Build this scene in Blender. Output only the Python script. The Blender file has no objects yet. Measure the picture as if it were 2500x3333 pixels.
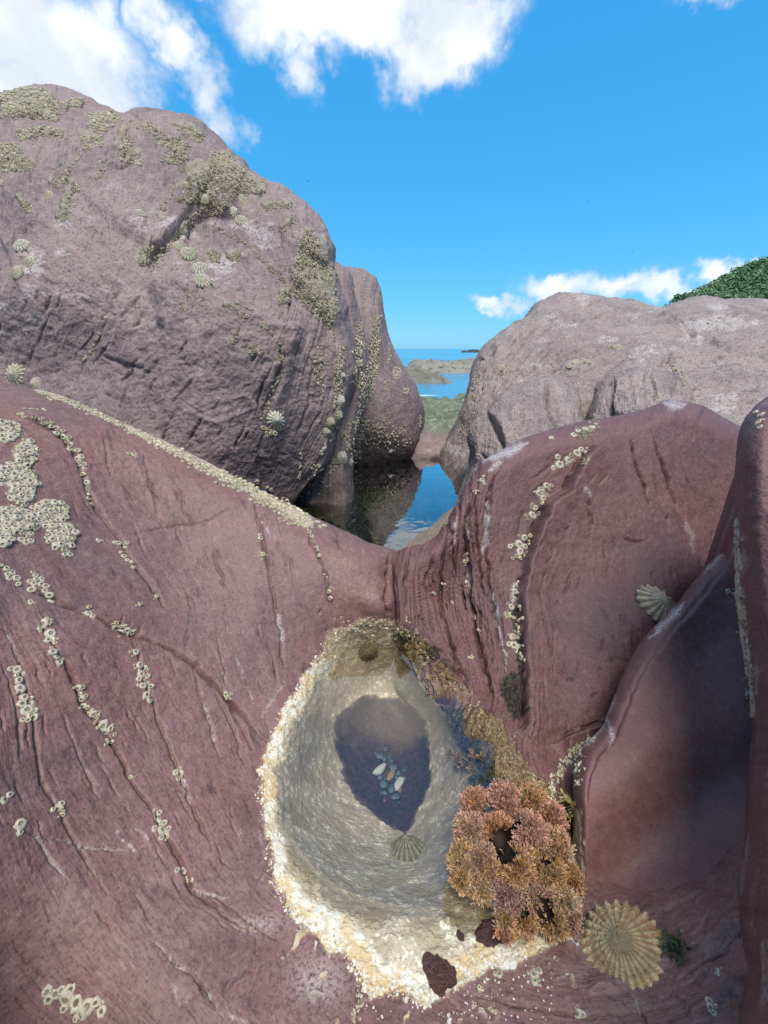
import bpy, math, random
import numpy as np
from mathutils import Vector, Matrix

random.seed(7); RNG = np.random.default_rng(7)
sc = bpy.context.scene
COL = sc.collection

# ------------------------------------------------------------------ camera
CX, CY, FL = 1250.0, 1666.5, 1280.0          # optics of the phone's ultrawide lens (in photo pixels)
TILT = math.atan((CY - 1135.0) / FL)
CT, ST = math.cos(TILT), math.sin(TILT)
HC = 0.22                                    # lens 22 cm above the small pool (water at z = 0)
cam_d = bpy.data.cameras.new('camera'); cam = bpy.data.objects.new('camera', cam_d); COL.objects.link(cam)
cam.location = (0, 0, HC); cam.rotation_euler = (math.pi / 2 - TILT, 0, 0)
cam_d.sensor_fit = 'VERTICAL'; cam_d.sensor_height = 36.0; cam_d.lens = 36.0 * FL / 3333.0
cam_d.clip_start = 0.004; cam_d.clip_end = 30000
sc.camera = cam

# ------------------------------------------------------------------ render / exposure
sc.render.engine = 'CYCLES'
sc.view_settings.view_transform = 'Standard'; sc.view_settings.look = 'None'
sc.view_settings.exposure = 0.55; sc.view_settings.gamma = 1.0
sc.view_settings.use_curve_mapping = False
cy = sc.cycles
cy.use_denoising = True; cy.use_adaptive_sampling = True; cy.adaptive_threshold = 0.015
cy.max_bounces = 5; cy.diffuse_bounces = 2; cy.glossy_bounces = 2; cy.transparent_max_bounces = 12; cy.transmission_bounces = 4
cy.caustics_reflective = False; cy.caustics_refractive = False
cy.sample_clamp_indirect = 6.0

# ------------------------------------------------------------------ sun and sky
SUN_EL, SUN_AZ = math.radians(68), math.radians(172)    # azimuth clockwise from +Y (the view direction)
sun_d = bpy.data.lights.new('sun', 'SUN'); sun = bpy.data.objects.new('sun', sun_d); COL.objects.link(sun)
sun_d.energy = 3.05; sun_d.angle = math.radians(34); sun_d.color = (1.0, 0.925, 0.83)
sdir = Vector((math.cos(SUN_EL) * math.sin(SUN_AZ), math.cos(SUN_EL) * math.cos(SUN_AZ), math.sin(SUN_EL)))
sun.rotation_euler = sdir.to_track_quat('Z', 'Y').to_euler()
sun.location = (0, 0, 5)

def ray_np(px, py):
    px = np.asarray(px, float); py = np.asarray(py, float)
    v = -(py - CY) / FL
    return np.stack([(px - CX) / FL, CT + v * ST, -ST + v * CT], -1)

class NT:
    """tiny node-tree helper"""
    def __init__(s, tree): s.t = tree; s.n = tree.nodes; s.l = tree.links
    def new(s, typ, **kw):
        n = s.n.new(typ)
        for k, v in kw.items(): setattr(n, k, v)
        return n
    def put(s, sock, v):
        if hasattr(v, 'is_linked') or isinstance(v, bpy.types.NodeSocket): s.l.new(v, sock)
        elif v is not None:
            if isinstance(v, (tuple, list)) and len(v) == 3 and len(getattr(sock, 'default_value', (0, 0, 0))) == 4: v = (*v, 1)
            sock.default_value = v
    def math(s, op, a, b=None, c=None, clamp=False):
        n = s.new('ShaderNodeMath', operation=op); n.use_clamp = clamp
        s.put(n.inputs[0], a)
        if b is not None: s.put(n.inputs[1], b)
        if c is not None: s.put(n.inputs[2], c)
        return n.outputs[0]
    def vmath(s, op, a, b=None):
        n = s.new('ShaderNodeVectorMath', operation=op); s.put(n.inputs[0], a)
        if b is not None: s.put(n.inputs[1], b)
        return n.outputs[0]
    def mix(s, f, a, b, blend='MIX'):
        n = s.new('ShaderNodeMix', data_type='RGBA', blend_type=blend)
        s.put(n.inputs[0], f); s.put(n.inputs[6], a); s.put(n.inputs[7], b)
        return n.outputs[2]
    def ramp(s, x, lo, hi, a=0.0, b=1.0, smooth=True):
        n = s.new('ShaderNodeMapRange'); n.interpolation_type = 'SMOOTHSTEP' if smooth else 'LINEAR'
        s.put(n.inputs[0], x); n.inputs[1].default_value = lo; n.inputs[2].default_value = hi
        n.inputs[3].default_value = a; n.inputs[4].default_value = b
        return n.outputs[0]
    def noise(s, vec, scale, detail=4, rough=0.55, dist=0.0, lac=2.0):
        n = s.new('ShaderNodeTexNoise'); s.put(n.inputs['Vector'], vec)
        n.inputs['Scale'].default_value = scale; n.inputs['Detail'].default_value = detail
        n.inputs['Roughness'].default_value = rough; n.inputs['Distortion'].default_value = dist
        n.inputs['Lacunarity'].default_value = lac
        return n.outputs['Fac']
    def voronoi(s, vec, scale, feature='F1', rnd=1.0):
        n = s.new('ShaderNodeTexVoronoi', feature=feature); s.put(n.inputs['Vector'], vec)
        n.inputs['Scale'].default_value = scale; n.inputs['Randomness'].default_value = rnd
        return n
    def comb(s, x, y, z):
        n = s.new('ShaderNodeCombineXYZ'); s.put(n.inputs[0], x); s.put(n.inputs[1], y); s.put(n.inputs[2], z); return n.outputs[0]
    def sep(s, v):
        n = s.new('ShaderNodeSeparateXYZ'); s.put(n.inputs[0], v); return n.outputs
    def attr(s, name):
        n = s.new('ShaderNodeAttribute'); n.attribute_name = name; return n

def make_world():
    w = bpy.data.worlds.new('World'); sc.world = w; w.use_nodes = True
    w.cycles.sampling_method = 'MANUAL'; w.cycles.sample_map_resolution = 512
    nt = NT(w.node_tree); nt.n.clear()
    out = nt.new('ShaderNodeOutputWorld')
    sky = nt.new('ShaderNodeTexSky', sky_type='NISHITA')
    sky.sun_disc = False; sky.sun_elevation = SUN_EL; sky.sun_rotation = SUN_AZ
    sky.altitude = 0; sky.air_density = 1.0; sky.dust_density = 0.3; sky.ozone_density = 2.0
    # the phone's rendering of a clear blue sky: one response curve per channel over the whole dome
    sp = nt.new('ShaderNodeSeparateColor'); nt.l.new(sky.outputs[0], sp.inputs[0]); cb = nt.new('ShaderNodeCombineColor')
    for i, (gam, gain) in enumerate(((.98, .39), (.478, 2.43), (.275, 5.35))):
        nt.l.new(nt.math('MULTIPLY', nt.math('POWER', sp.outputs[i], gam), gain), cb.inputs[i])
    d = nt.new('ShaderNodeTexCoord').outputs['Generated']
    x, y, z = nt.sep(d)
    az = nt.math('ARCTAN2', x, y); el = nt.math('ARCSINE', z)
    # soft cloud field: banks gathered as in the photograph, their outlines torn by fractal noise on the direction
    nz = nt.new('ShaderNodeTexNoise'); nt.put(nz.inputs['Vector'], d); nz.inputs['Scale'].default_value = 7.0; nz.inputs['Detail'].default_value = 5; nz.inputs['Roughness'].default_value = .62
    tear = nt.vmath('MULTIPLY', nt.vmath('SUBTRACT', nz.outputs['Color'], (.5, .5, .5)), (.24, .16, 0))
    pos = nt.vmath('ADD', nt.comb(az, el, 0), tear)
    fine = nt.noise(d, 22.0, 4, 0.62)
    best = None
    def blob(px, py, rx, ry, rot=0.0, gain=1.0):
        r = ray_np(px, py); v = -(py - CY) / FL; q = r / np.linalg.norm(r)
        return (math.atan2(r[0], r[1]), math.asin(q[2]), rx / (FL * r[1]), ry / (FL * (1 + v * v)), rot, gain)
    banks = [blob(1100, -40, 520, 260), blob(1480, 60, 230, 190), blob(980, 70, 300, 170, 0, .95), blob(1400, 170, 170, 150, 0, .95), blob(1220, 110, 240, 120), blob(955, 230, 70, 150, 0, .72), blob(720, -60, 270, 110, 0, .9),
             blob(40, 60, 380, 280, .0, 1.05), blob(310, 20, 110, 170, 0, .8), blob(350, 250, 160, 170, .5, .85), blob(-120, 300, 360, 220), blob(180, 260, 250, 170),
             blob(500, 60, 85, 120, .5, .8), blob(590, 170, 85, 130, .6, .82), blob(670, 290, 75, 130, .6, .76), blob(725, 390, 60, 80, .6, .66),
             blob(2340, -30, 150, 55, 0, .7),
             blob(1820, 935, 140, 50, 0, .86), blob(1980, 940, 150, 48, 0, .84), blob(2120, 960, 150, 42, 0, .8), blob(2240, 975, 110, 34, 0, .74), blob(1650, 990, 110, 22, 0, .75), blob(2370, 888, 85, 34, 0, .78),
             # the bank goes on overhead, as its mirror image in the small pool shows
             (.0, .70, .60, .17, 0, 1.0), (.03, .82, .40, .12, 0, 1.1), (-.9, .75, .5, .2, 0, .9), (1.0, .9, .4, .16, 0, .8), (0, 1.36, 4.0, .22, 0, 1.0)]
    for a, e, rx, ry, rot, gain in banks:
        q = nt.vmath('MULTIPLY', nt.vmath('SUBTRACT', pos, (a, e, 0)), (1 / rx, 1 / ry, 0))
        dn = nt.new('ShaderNodeVectorMath', operation='DOT_PRODUCT'); nt.l.new(q, dn.inputs[0]); nt.l.new(q, dn.inputs[1])
        b = nt.math('MULTIPLY_ADD', dn.outputs['Value'], -gain * .72, gain)
        best = b if best is None else nt.math('MAXIMUM', best, b)
    # fair-weather cloud behind and beside the camera, same kind, same brightness
    wide = nt.noise(d, 1.9, 3, 0.6)
    side = nt.math('MULTIPLY', nt.ramp(wide, .46, .62), nt.ramp(y, .45, .05))
    best = nt.math('MAXIMUM', best, nt.math('MULTIPLY_ADD', side, 1.5, -.6))
    f = nt.math('ADD', best, nt.math('MULTIPLY', nt.math('SUBTRACT', fine, .5), .55))
    dens = nt.math('POWER', nt.ramp(f, -.02, .95), 1.7)
    shade = nt.math('MULTIPLY', nt.ramp(f, .2, .9), nt.ramp(nt.noise(d, 9.0, 3, .55), .36, .60, .25, 1.0))
    ccol = nt.mix(shade, (6.2, 6.9, 7.8), (9.7, 9.9, 10.1))
    # thin milky air low over the sea
    colr = nt.mix(dens, cb.outputs[0], ccol)
    bg = nt.new('ShaderNodeBackground'); nt.l.new(colr, bg.inputs['Color']); bg.inputs['Strength'].default_value = 0.079
    nt.l.new(bg.outputs[0], out.inputs[0])
make_world()

# ------------------------------------------------------------------ numpy tools
def hash3(ix, iy, iz, seed):
    h = (ix.astype(np.uint32) * np.uint32(374761393) + iy.astype(np.uint32) * np.uint32(668265263)
         + iz.astype(np.uint32) * np.uint32(2246822519) + np.uint32((seed * 3266489917) & 0xffffffff))
    h = (h ^ (h >> np.uint32(15))) * np.uint32(2654435761)
    h = (h ^ (h >> np.uint32(13))) * np.uint32(3266489917)
    return (h ^ (h >> np.uint32(16))).astype(np.float32) * np.float32(2.0 / 4294967295.0) - np.float32(1)

def vnoise(P, seed=0):
    P = np.asarray(P, np.float32); i = np.floor(P).astype(np.int64); f = P - i
    f = f * f * f * (f * (f * 6 - 15) + 10)
    x, y, z = i[..., 0], i[..., 1], i[..., 2]; fx, fy, fz = f[..., 0], f[..., 1], f[..., 2]
    def H(a, b, c): return hash3((x + a) & 0xffffffff, (y + b) & 0xffffffff, (z + c) & 0xffffffff, seed)
    def L(a, b, t): return a + (b - a) * t
    return L(L(L(H(0,0,0), H(1,0,0), fx), L(H(0,1,0), H(1,1,0), fx), fy),
             L(L(H(0,0,1), H(1,0,1), fx), L(H(0,1,1), H(1,1,1), fx), fy), fz)

def fbm(P, scale, octaves=4, rough=0.5, seed=0, ridged=False):
    P = np.asarray(P, np.float32) * scale; a = 1.0; tot = 0; s = 0
    for k in range(octaves):
        n = vnoise(P + 17.3 * k, seed + k)
        if ridged: n = 1 - 2 * np.abs(n)
        tot = tot + a * n; s += a; a *= rough; P = P * 2.03
    return tot / s

def sstep(x, a, b):
    t = np.clip((x - a) / (b - a), 0, 1); return t * t * (3 - 2 * t)

class TPS:
    def __init__(s, pts, vals, reg=0.0):
        s.c = np.asarray(pts, float) / 1000.0; v = np.asarray(vals, float); n = len(v)
        K = s.k(s.c, s.c) + reg * np.eye(n); A = np.zeros((n + 3, n + 3)); A[:n, :n] = K
        Q = np.c_[np.ones(n), s.c]; A[:n, n:] = Q; A[n:, :n] = Q.T
        s.w = np.linalg.solve(A, np.r_[v, 0, 0, 0])
    @staticmethod
    def k(a, b):
        r2 = ((a[:, None] - b[None]) ** 2).sum(-1); return np.where(r2 > 1e-14, .5 * r2 * np.log(np.maximum(r2, 1e-14)), 0)
    def __call__(s, pts):
        p = np.asarray(pts, float).reshape(-1, 2) / 1000.0; out = np.empty(len(p))
        for i in range(0, len(p), 20000):
            q = p[i:i + 20000]; out[i:i + 20000] = s.k(q, s.c) @ s.w[:-3] + s.w[-3] + q @ s.w[-2:]
        return out.reshape(np.asarray(pts).shape[:-1])

def hermite(pts, u):
    """smooth curve through the points, chord-length knots; u in knot units given by knots()"""
    pts = np.asarray(pts, float); k = knots(pts); m = np.gradient(pts, k, axis=0)
    i = np.clip(np.searchsorted(k, u, side='right') - 1, 0, len(k) - 2)
    h = (k[i + 1] - k[i]); t = (u - k[i]) / h
    h00 = 2*t**3 - 3*t**2 + 1; h10 = t**3 - 2*t**2 + t; h01 = -2*t**3 + 3*t**2; h11 = t**3 - t**2
    return h00[:, None]*pts[i] + (h10*h)[:, None]*m[i] + h01[:, None]*pts[i+1] + (h11*h)[:, None]*m[i+1]
def knots(pts):
    pts = np.asarray(pts, float); return np.r_[0, np.cumsum(np.maximum(np.linalg.norm(np.diff(pts, axis=0), axis=1), 1e-6))]

def seg_dist(px, py, line, signed=False):
    """distance (pixels) of points to a polyline, and the position along it 0..1; optional sign (+ = right-hand side when walking along)"""
    line = np.asarray(line, float); kn = knots(line); best = np.full(px.shape, 1e9); pos = np.zeros(px.shape); sg = np.ones(px.shape)
    for i in range(len(line) - 1):
        a, b = line[i], line[i + 1]; ab = b - a; L2 = ab @ ab + 1e-9
        t = np.clip(((px - a[0]) * ab[0] + (py - a[1]) * ab[1]) / L2, 0, 1)
        dx = px - a[0] - t * ab[0]; dy = py - a[1] - t * ab[1]; dd = np.hypot(dx, dy)
        m = dd < best; best = np.where(m, dd, best); pos = np.where(m, (kn[i] + t * (kn[i + 1] - kn[i])) / kn[-1], pos)
        if signed: sg = np.where(m, np.sign(ab[0] * dy - ab[1] * dx), sg)
    return (best * -sg if signed else best), pos

def in_poly(px, py, poly):
    poly = np.asarray(poly, float); ins = np.zeros(px.shape, bool); j = len(poly) - 1
    for i in range(len(poly)):
        xi, yi = poly[i]; xj, yj = poly[j]
        c = ((yi > py) != (yj > py)) & (px < (xj - xi) * (py - yi) / (yj - yi + 1e-12) + xi); ins ^= c; j = i
    return ins
def poly_sd(px, py, poly):
    """signed distance to a closed outline: positive inside"""
    d, _ = seg_dist(px, py, list(poly) + [poly[0]]); return np.where(in_poly(px, py, poly), d, -d)

def zp(px, py, z):            # a point of the scene on this line of sight at height z
    r = ray_np(px, py); return px, py, (z - HC) / r[2]
def yp(px, py, y):            # ... at forward distance y
    r = ray_np(px, py); return px, py, y / r[1]
def point(px, py, d): return np.array([0, 0, HC]) + ray_np(px, py) * d
def project(P):
    q = P - np.array([0, 0, HC]); d = q[..., 1] * CT - q[..., 2] * ST; up = q[..., 1] * ST + q[..., 2] * CT
    return CX + FL * q[..., 0] / d, CY - FL * up / d, d

def mesh_from(name, V, quads=None, tris=None, mat=None, smooth=True):
    me = bpy.data.meshes.new(name)
    V = np.asarray(V, np.float32).reshape(-1, 3); me.vertices.add(len(V)); me.vertices.foreach_set('co', V.ravel())
    loops = []; starts = []; n = 0
    if quads is not None and len(quads): q = np.asarray(quads, np.int32); loops.append(q.ravel()); starts.append(np.arange(len(q)) * 4 + n); n += q.size
    if tris is not None and len(tris): q = np.asarray(tris, np.int32); loops.append(q.ravel()); starts.append(np.arange(len(q)) * 3 + n); n += q.size
    loops = np.concatenate(loops).astype(np.int32); starts = np.concatenate(starts).astype(np.int32)
    me.loops.add(len(loops)); me.loops.foreach_set('vertex_index', loops)
    me.polygons.add(len(starts)); me.polygons.foreach_set('loop_start', starts)
    me.update(calc_edges=True)
    me.polygons.foreach_set('use_smooth', np.full(len(starts), smooth))
    if mat: me.materials.append(mat)
    me.validate()
    return me
def fattr(me, name, vals):
    a = me.attributes.new(name, 'FLOAT', 'POINT'); a.data.foreach_set('value', np.asarray(vals, np.float32).ravel())
def cattr(me, name, vals):
    a = me.attributes.new(name, 'FLOAT_COLOR', 'POINT'); v = np.ones((len(vals), 4), np.float32); v[:, :3] = vals; a.data.foreach_set('color', v.ravel())
def add(name, me, label=None, cat=None, group=None, kind=None, parent=None):
    o = bpy.data.objects.new(name, me); COL.objects.link(o)
    if label: o['label'] = label
    if cat: o['category'] = cat
    if group: o['group'] = group
    if kind: o['kind'] = kind
    if parent: o.parent = parent
    return o

# ------------------------------------------------------------------ materials
def new_mat(name):
    m = bpy.data.materials.new(name); m.use_nodes = True; nt = NT(m.node_tree); nt.n.clear()
    out = nt.new('ShaderNodeOutputMaterial'); bs = nt.new('ShaderNodeBsdfPrincipled'); nt.l.new(bs.outputs[0], out.inputs[0])
    return m, nt, bs, out

def rock_material(name, c1, c2, c3, c4, coarse, fine, strata_amt=.35, rough=(.55, .8), bump=.5, bump_dist=.0012, pits=.3, crusts=True):
    """banded sandstone: c1/c2 mottling, c3 bedding streaks, c4 pale grains; masks carried by the mesh: vein, crust, rim, algae"""
    m, nt, bs, out = new_mat(name)
    co = nt.new('ShaderNodeTexCoord').outputs['Object']
    n1 = nt.noise(co, coarse, 3, .6); n2 = nt.noise(co, fine, 4, .68); n3 = nt.noise(co, fine * 4.2, 2, .6)
    st = nt.attr('strata').outputs['Fac']; al = nt.attr('along').outputs['Fac']
    sv = nt.comb(st, nt.math('MULTIPLY', al, .22), nt.math('MULTIPLY', n1, .25))
    sn = nt.noise(sv, 9.0, 4, .66); sn2 = nt.noise(sv, 34.0, 2, .62)
    base = nt.mix(nt.ramp(n1, .34, .66), c1, c2)
    base = nt.mix(nt.math('MULTIPLY', nt.ramp(sn, .54, .70), strata_amt), base, c3)
    base = nt.mix(nt.math('MULTIPLY', nt.ramp(sn2, .55, .72), strata_amt * .4), base, c4)
    base = nt.mix(nt.ramp(n2, .40, .75, 0, .34), base, c4)
    base = nt.mix(nt.ramp(n3, .33, .5, pits, 0.0), base, tuple(v * .38 for v in c3))
    r = nt.ramp(n2, .3, .7, rough[0], rough[1])
    hgt = nt.math('ADD', nt.math('MULTIPLY', n2, 1.0), nt.math('ADD', nt.math('MULTIPLY', n3, .35), nt.math('MULTIPLY', sn2, .35 * strata_amt)))
    if crusts:
        vein = nt.attr('vein').outputs['Fac']; crust = nt.attr('crust').outputs['Fac']; rim = nt.attr('rim').outputs['Fac']; alg = nt.attr('algae').outputs['Fac']
        vn = n3
        base = nt.mix(nt.math('MULTIPLY', vein, nt.ramp(vn, .3, .62)), base, (.62, .57, .55))
        a1 = nt.noise(co, 95, 3, .62); a2 = nt.noise(co, 330, 3, .7); a3 = nt.noise(co, 900, 2, .6)
        inner = nt.mix(nt.ramp(a1, .35, .65), (.40, .33, .215), (.50, .445, .345))
        inner = nt.mix(nt.math('MULTIPLY', nt.ramp(a2, .53, .60), nt.ramp(a1, .40, .56)), inner, (.80, .74, .56))
        inner = nt.mix(nt.ramp(a3, .6, .75, 0, .6), inner, (.27, .21, .12))
        outer = nt.mix(nt.ramp(a1, .42, .60), (.68, .64, .53), (.58, .43, .23))
        outer = nt.mix(nt.ramp(a2, .54, .66, 0, .8), outer, (.74, .74, .67))
        outer = nt.mix(nt.ramp(a3, .58, .72, 0, .5), outer, (.42, .31, .16))
        brown = nt.mix(nt.ramp(a2, .35, .65), (.085, .052, .024), (.26, .185, .095))
        brown = nt.mix(nt.ramp(a3, .58, .7), brown, (.42, .35, .22))
        cc = nt.mix(rim, inner, outer); cc = nt.mix(alg, cc, brown)
        base = nt.mix(crust, base, cc)
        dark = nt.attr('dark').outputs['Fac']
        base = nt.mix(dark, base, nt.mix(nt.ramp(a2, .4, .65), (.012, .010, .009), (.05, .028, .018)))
        hgt = nt.math('ADD', hgt, nt.math('MULTIPLY', crust, nt.math('ADD', nt.math('MULTIPLY', a2, 1.2), a3)))
    bp = nt.new('ShaderNodeBump'); bp.inputs['Strength'].default_value = bump; bp.inputs['Distance'].default_value = bump_dist
    nt.l.new(hgt, bp.inputs['Height']); nt.l.new(bp.outputs[0], bs.inputs['Normal'])
    nt.l.new(base, bs.inputs['Base Color']); nt.l.new(r, bs.inputs['Roughness']); bs.inputs['Specular IOR Level'].default_value = .35
    return m

M = {}
M['mound'] = rock_material('mound_sandstone', (.205, .099, .088), (.165, .095, .089), (.085, .046, .047), (.33, .215, .195), 11, 170, .9, (.42, .68), .7, .0010, .4)
M['red'] = rock_material('red_sandstone', (.155, .067, .065), (.12, .063, .064), (.055, .032, .034), (.25, .14, .127), 12, 190, .75, (.42, .7), .8, .0013, .4)
M['shade'] = rock_material('dull_sandstone', (.175, .074, .069), (.15, .072, .07), (.10, .056, .056), (.25, .15, .135), 18, 190, .35, (.45, .72), .4, .0010, .25)
M['boulder'] = rock_material('boulder_sandstone', (.25, .172, .158), (.17, .118, .115), (.095, .068, .07), (.45, .365, .33), 5, 62, .7, (.6, .85), .8, .005, .45)
M['grey'] = rock_material('grey_sandstone', (.31, .24, .215), (.23, .175, .162), (.13, .10, .096), (.49, .415, .37), 6, 58, .85, (.65, .9), 1.0, .007, .5)
M['tan'] = rock_material('tan_sandstone', (.25, .195, .145), (.19, .145, .12), (.13, .10, .085), (.34, .28, .22), 12, 80, .45, (.65, .9), .8, .004, .4)

# ------------------------------------------------------------------ rock surfaces
REG = []      # every rock registers its visible points here, so shells can be set on it
def patch(c0, c1, ctrl, step, W, R, thmax=2.5, skirt=(.06, -.09, 6), reg=0.0, hem=()):
    """a rock's skin as a ruled net between its foot line c0 and its skyline c1, rolled over the skyline to its back.
    ctrl: (column, row, distance) of measured points; returns grid arrays"""
    c0 = np.asarray(c0, float); c1 = np.asarray(c1, float)
    k = (knots(c0) + knots(c1)) * .5; kk = k / k[-1]
    nu = max(8, int(max(knots(c0)[-1], knots(c1)[-1]) / step)); u = np.linspace(0, 1, nu)
    def curve(c):
        q = knots(c); return hermite(c, np.interp(u, kk, q))
    e0, e1 = curve(c0), curve(c1); L = np.linalg.norm(e1 - e0, axis=1)
    a = np.clip(W / np.maximum(L, 1), .02, .55)
    nvc = max(6, int(np.percentile(L, 85) / step)); nr = max(8, int(W * 1.9 / step))
    tc = np.linspace(0, 1, nvc)[:, None] * (1 - a)[None]
    th = np.linspace(0, thmax, nr + 1)[1:]
    tr = (1 - a)[None] + a[None] * np.sin(th)[:, None]
    T = np.vstack([tc, tr]); TH = np.r_[np.zeros(nvc), th]
    PX = e0[None, :, 0] + (e1 - e0)[None, :, 0] * T; PY = e0[None, :, 1] + (e1 - e0)[None, :, 1] * T
    ctrl = np.asarray(ctrl, float); tps = TPS(ctrl[:, :2], 1 / ctrl[:, 2], reg)
    w = np.clip(tps(np.stack([PX, PY], -1)), 1e-4, 40)
    D = 1 / w + R * (1 - np.cos(TH))[:, None]
    P = np.array([0, 0, HC]) + ray_np(PX, PY) * D[..., None]
    front = np.repeat((TH < 1.75)[:, None], nu, 1)
    if skirt:
        dy, dz, n = skirt; last = P[-1]; ex = []; away = last.copy(); away[:, 2] = 0; away /= np.linalg.norm(away, axis=1, keepdims=True)
        for i in range(1, n + 1):
            q = last + away * dy * i; q[:, 2] += dz * i * (.6 + .12 * i); ex.append(q)
        P = np.concatenate([P, np.array(ex)]); front = np.vstack([front, np.zeros((n, nu), bool)])
        PX = np.vstack([PX, np.repeat(PX[-1:], n, 0)]); PY = np.vstack([PY, np.repeat(PY[-1:], n, 0)]); D = np.vstack([D, np.repeat(D[-1:], n, 0)])
    U = np.repeat(u[None], len(P), 0)
    for side, vec, n in hem:          # the rock goes on beyond the frame: carry its borders outwards and down
        ax = 1 if side in ('u0', 'u1') else 0; first = side in ('u0', 'v0'); vec = np.array(vec, float)
        e = np.take(P, [0 if first else -1], axis=ax); ks = np.arange(1, n + 1)
        ex = [e + vec * k * (1 + .06 * k) + np.array([0, 0, -.0035 * k * k]) for k in ks]
        if first: ex = ex[::-1]
        cat = lambda A, B: np.concatenate(B + [A] if first else [A] + B, axis=ax)
        P = cat(P, ex)
        rep = lambda A, val=None: cat(A, [np.take(A, [0 if first else -1], axis=ax) if val is None else np.full_like(np.take(A, [0], axis=ax), val)] * n)
        run = lambda A, st: cat(A, [np.take(A, [0 if first else -1], axis=ax) + st * k for k in (ks[::-1] if first else ks)])
        PX, PY, D, U, front = run(PX, 320 * vec[0] / .09), run(PY, -320 * vec[1] / .09), rep(D), rep(U), rep(front, False)
        if side == 'v0': nvc += n
    g = dict(P=P, PX=PX, PY=PY, D=D, front=front, U=U, nvc=nvc)
    g['N'] = normals(g); return g

def normals(g):
    P = g['P']; n = np.cross(np.gradient(P, axis=1), np.gradient(P, axis=0)); n /= np.linalg.norm(n, axis=-1, keepdims=True) + 1e-12
    if 'flip' not in g:
        m = slice(2, max(3, g['nvc'])); s = (n[m] * (np.array([0, 0, HC]) - P[m])).sum(-1); g['flip'] = np.median(s) < 0
    return -n if g['flip'] else n

def push(g, h): g['P'] = g['P'] + g['N'] * h[..., None]

def finish(g, name, mat, label=None, cat=None, kind=None, masks=None, strata=None, along=None, group=None):
    P = g['P']; nv, nu = P.shape[:2]; g['N'] = normals(g)
    idx = np.arange(nv * nu).reshape(nv, nu)
    q = np.stack([idx[:-1, :-1], idx[:-1, 1:], idx[1:, 1:], idx[1:, :-1]], -1).reshape(-1, 4)
    if g['flip']: q = q[:, ::-1]
    me = mesh_from(name, P, q, mat=mat)
    for k in ('vein', 'crust', 'rim', 'algae', 'dark'):
        if masks and k in masks: fattr(me, k, masks[k])
    fattr(me, 'strata', strata if strata is not None else g['U'] * 3); fattr(me, 'along', along if along is not None else g['PY'] / 400)
    o = add(name, me, label, cat, group, kind)
    f = g['front']; REG.append((P[f], g['N'][f], len(REG))); g['id'] = len(REG) - 1
    return o

def local(g, line, pad, wig, cell, seed):
    """indices of the net's points near a drawn line, with a slightly wandering position"""
    ln = np.asarray(line, float); PX, PY = g['PX'], g['PY']
    ix = np.nonzero(((PX > ln[:, 0].min() - pad) & (PX < ln[:, 0].max() + pad) & (PY > ln[:, 1].min() - pad) & (PY < ln[:, 1].max() + pad)).ravel())[0]
    px, py = PX.ravel()[ix], PY.ravel()[ix]
    return ix, px + wig * vnoise(np.stack([px / cell, py / cell, px * 0 + seed], -1), 3), py + wig * vnoise(np.stack([px / cell, py / cell, px * 0 + seed + 9], -1), 4)
def crack(g, line, width, depth, wig=5, taper=.12, seed=1):
    """a fissure cut along a line; width and depth in pixel-sized steps at that distance"""
    ix, px, py = local(g, line, width * 4 + wig, wig, 26, seed)
    d, t = seg_dist(px, py, line)
    ww = width * np.clip(np.minimum(t, 1 - t) / taper, .25, 1) * (1 + .35 * vnoise(np.stack([t * 14, t * 0, t * 0 + seed], -1), 5))
    m = np.zeros(g['PX'].size); h = np.zeros(g['PX'].size); m[ix] = np.exp(-(d / ww) ** 2)
    h[ix] = -depth * m[ix] * np.clip(np.minimum(t, 1 - t) / taper, .1, 1) * g['D'].ravel()[ix] / FL
    return h.reshape(g['PX'].shape), m.reshape(g['PX'].shape)
def ledge(g, line, height, fall, edge=7, wig=6, seed=1):
    """a step: the right-hand side of the line (walking along it) stands proud and eases back over 'fall' pixels"""
    ix, px, py = local(g, line, fall * 5 + edge + wig, wig, 40, seed)
    d, t = seg_dist(px, py, line, True); d = -d
    end = sstep(np.minimum(t, 1 - t), 0, .1); h = np.zeros(g['PX'].size)
    h[ix] = height * sstep(d, -edge, edge) * np.exp(-np.maximum(d, 0) / fall) * end * g['D'].ravel()[ix] / FL
    return h.reshape(g['PX'].shape)
def guide(lines):
    """bedding field: its level lines follow the drawn bedding planes"""
    pts = []; vals = []
    for v, ln in lines:
        for p in ln: pts.append(p); vals.append(v)
    return TPS(pts, vals, 1e-3)
def auto_cracks(g, field, poly, n, l0, l1, w, depth, seed):
    """short natural fractures scattered over an area, each running along the bedding"""
    r = np.random.default_rng(seed); p = np.array(poly, float); H = np.zeros_like(g['PX']); Mk = np.zeros_like(g['PX']); k = 0
    while k < n:
        c = r.uniform(p.min(0), p.max(0))
        if not in_poly(c[:1], c[1:], poly)[0]: continue
        k += 1; L = r.uniform(l0, l1) * r.uniform(.4, 1); line = [c]; sg = r.choice((-1, 1)); st = 14.0
        for _ in range(max(2, int(L / st))):
            q = line[-1]; f = field(np.array([q, q + (6, 0), q + (0, 6)])); gr = np.array([f[1] - f[0], f[2] - f[0]])
            t = np.array([-gr[1], gr[0]]); t = t / (np.linalg.norm(t) + 1e-9) * sg; a = r.normal(0, .18)
            line.append(q + st * np.array([t[0] * math.cos(a) - t[1] * math.sin(a), t[0] * math.sin(a) + t[1] * math.cos(a)]))
        h_, m_ = crack(g, line, w * r.uniform(.7, 1.3), depth * r.uniform(.5, 1.3), 4, .3, seed + k); H += h_; Mk = np.maximum(Mk, m_ * r.uniform(.3, 1))
    return H, Mk
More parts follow.
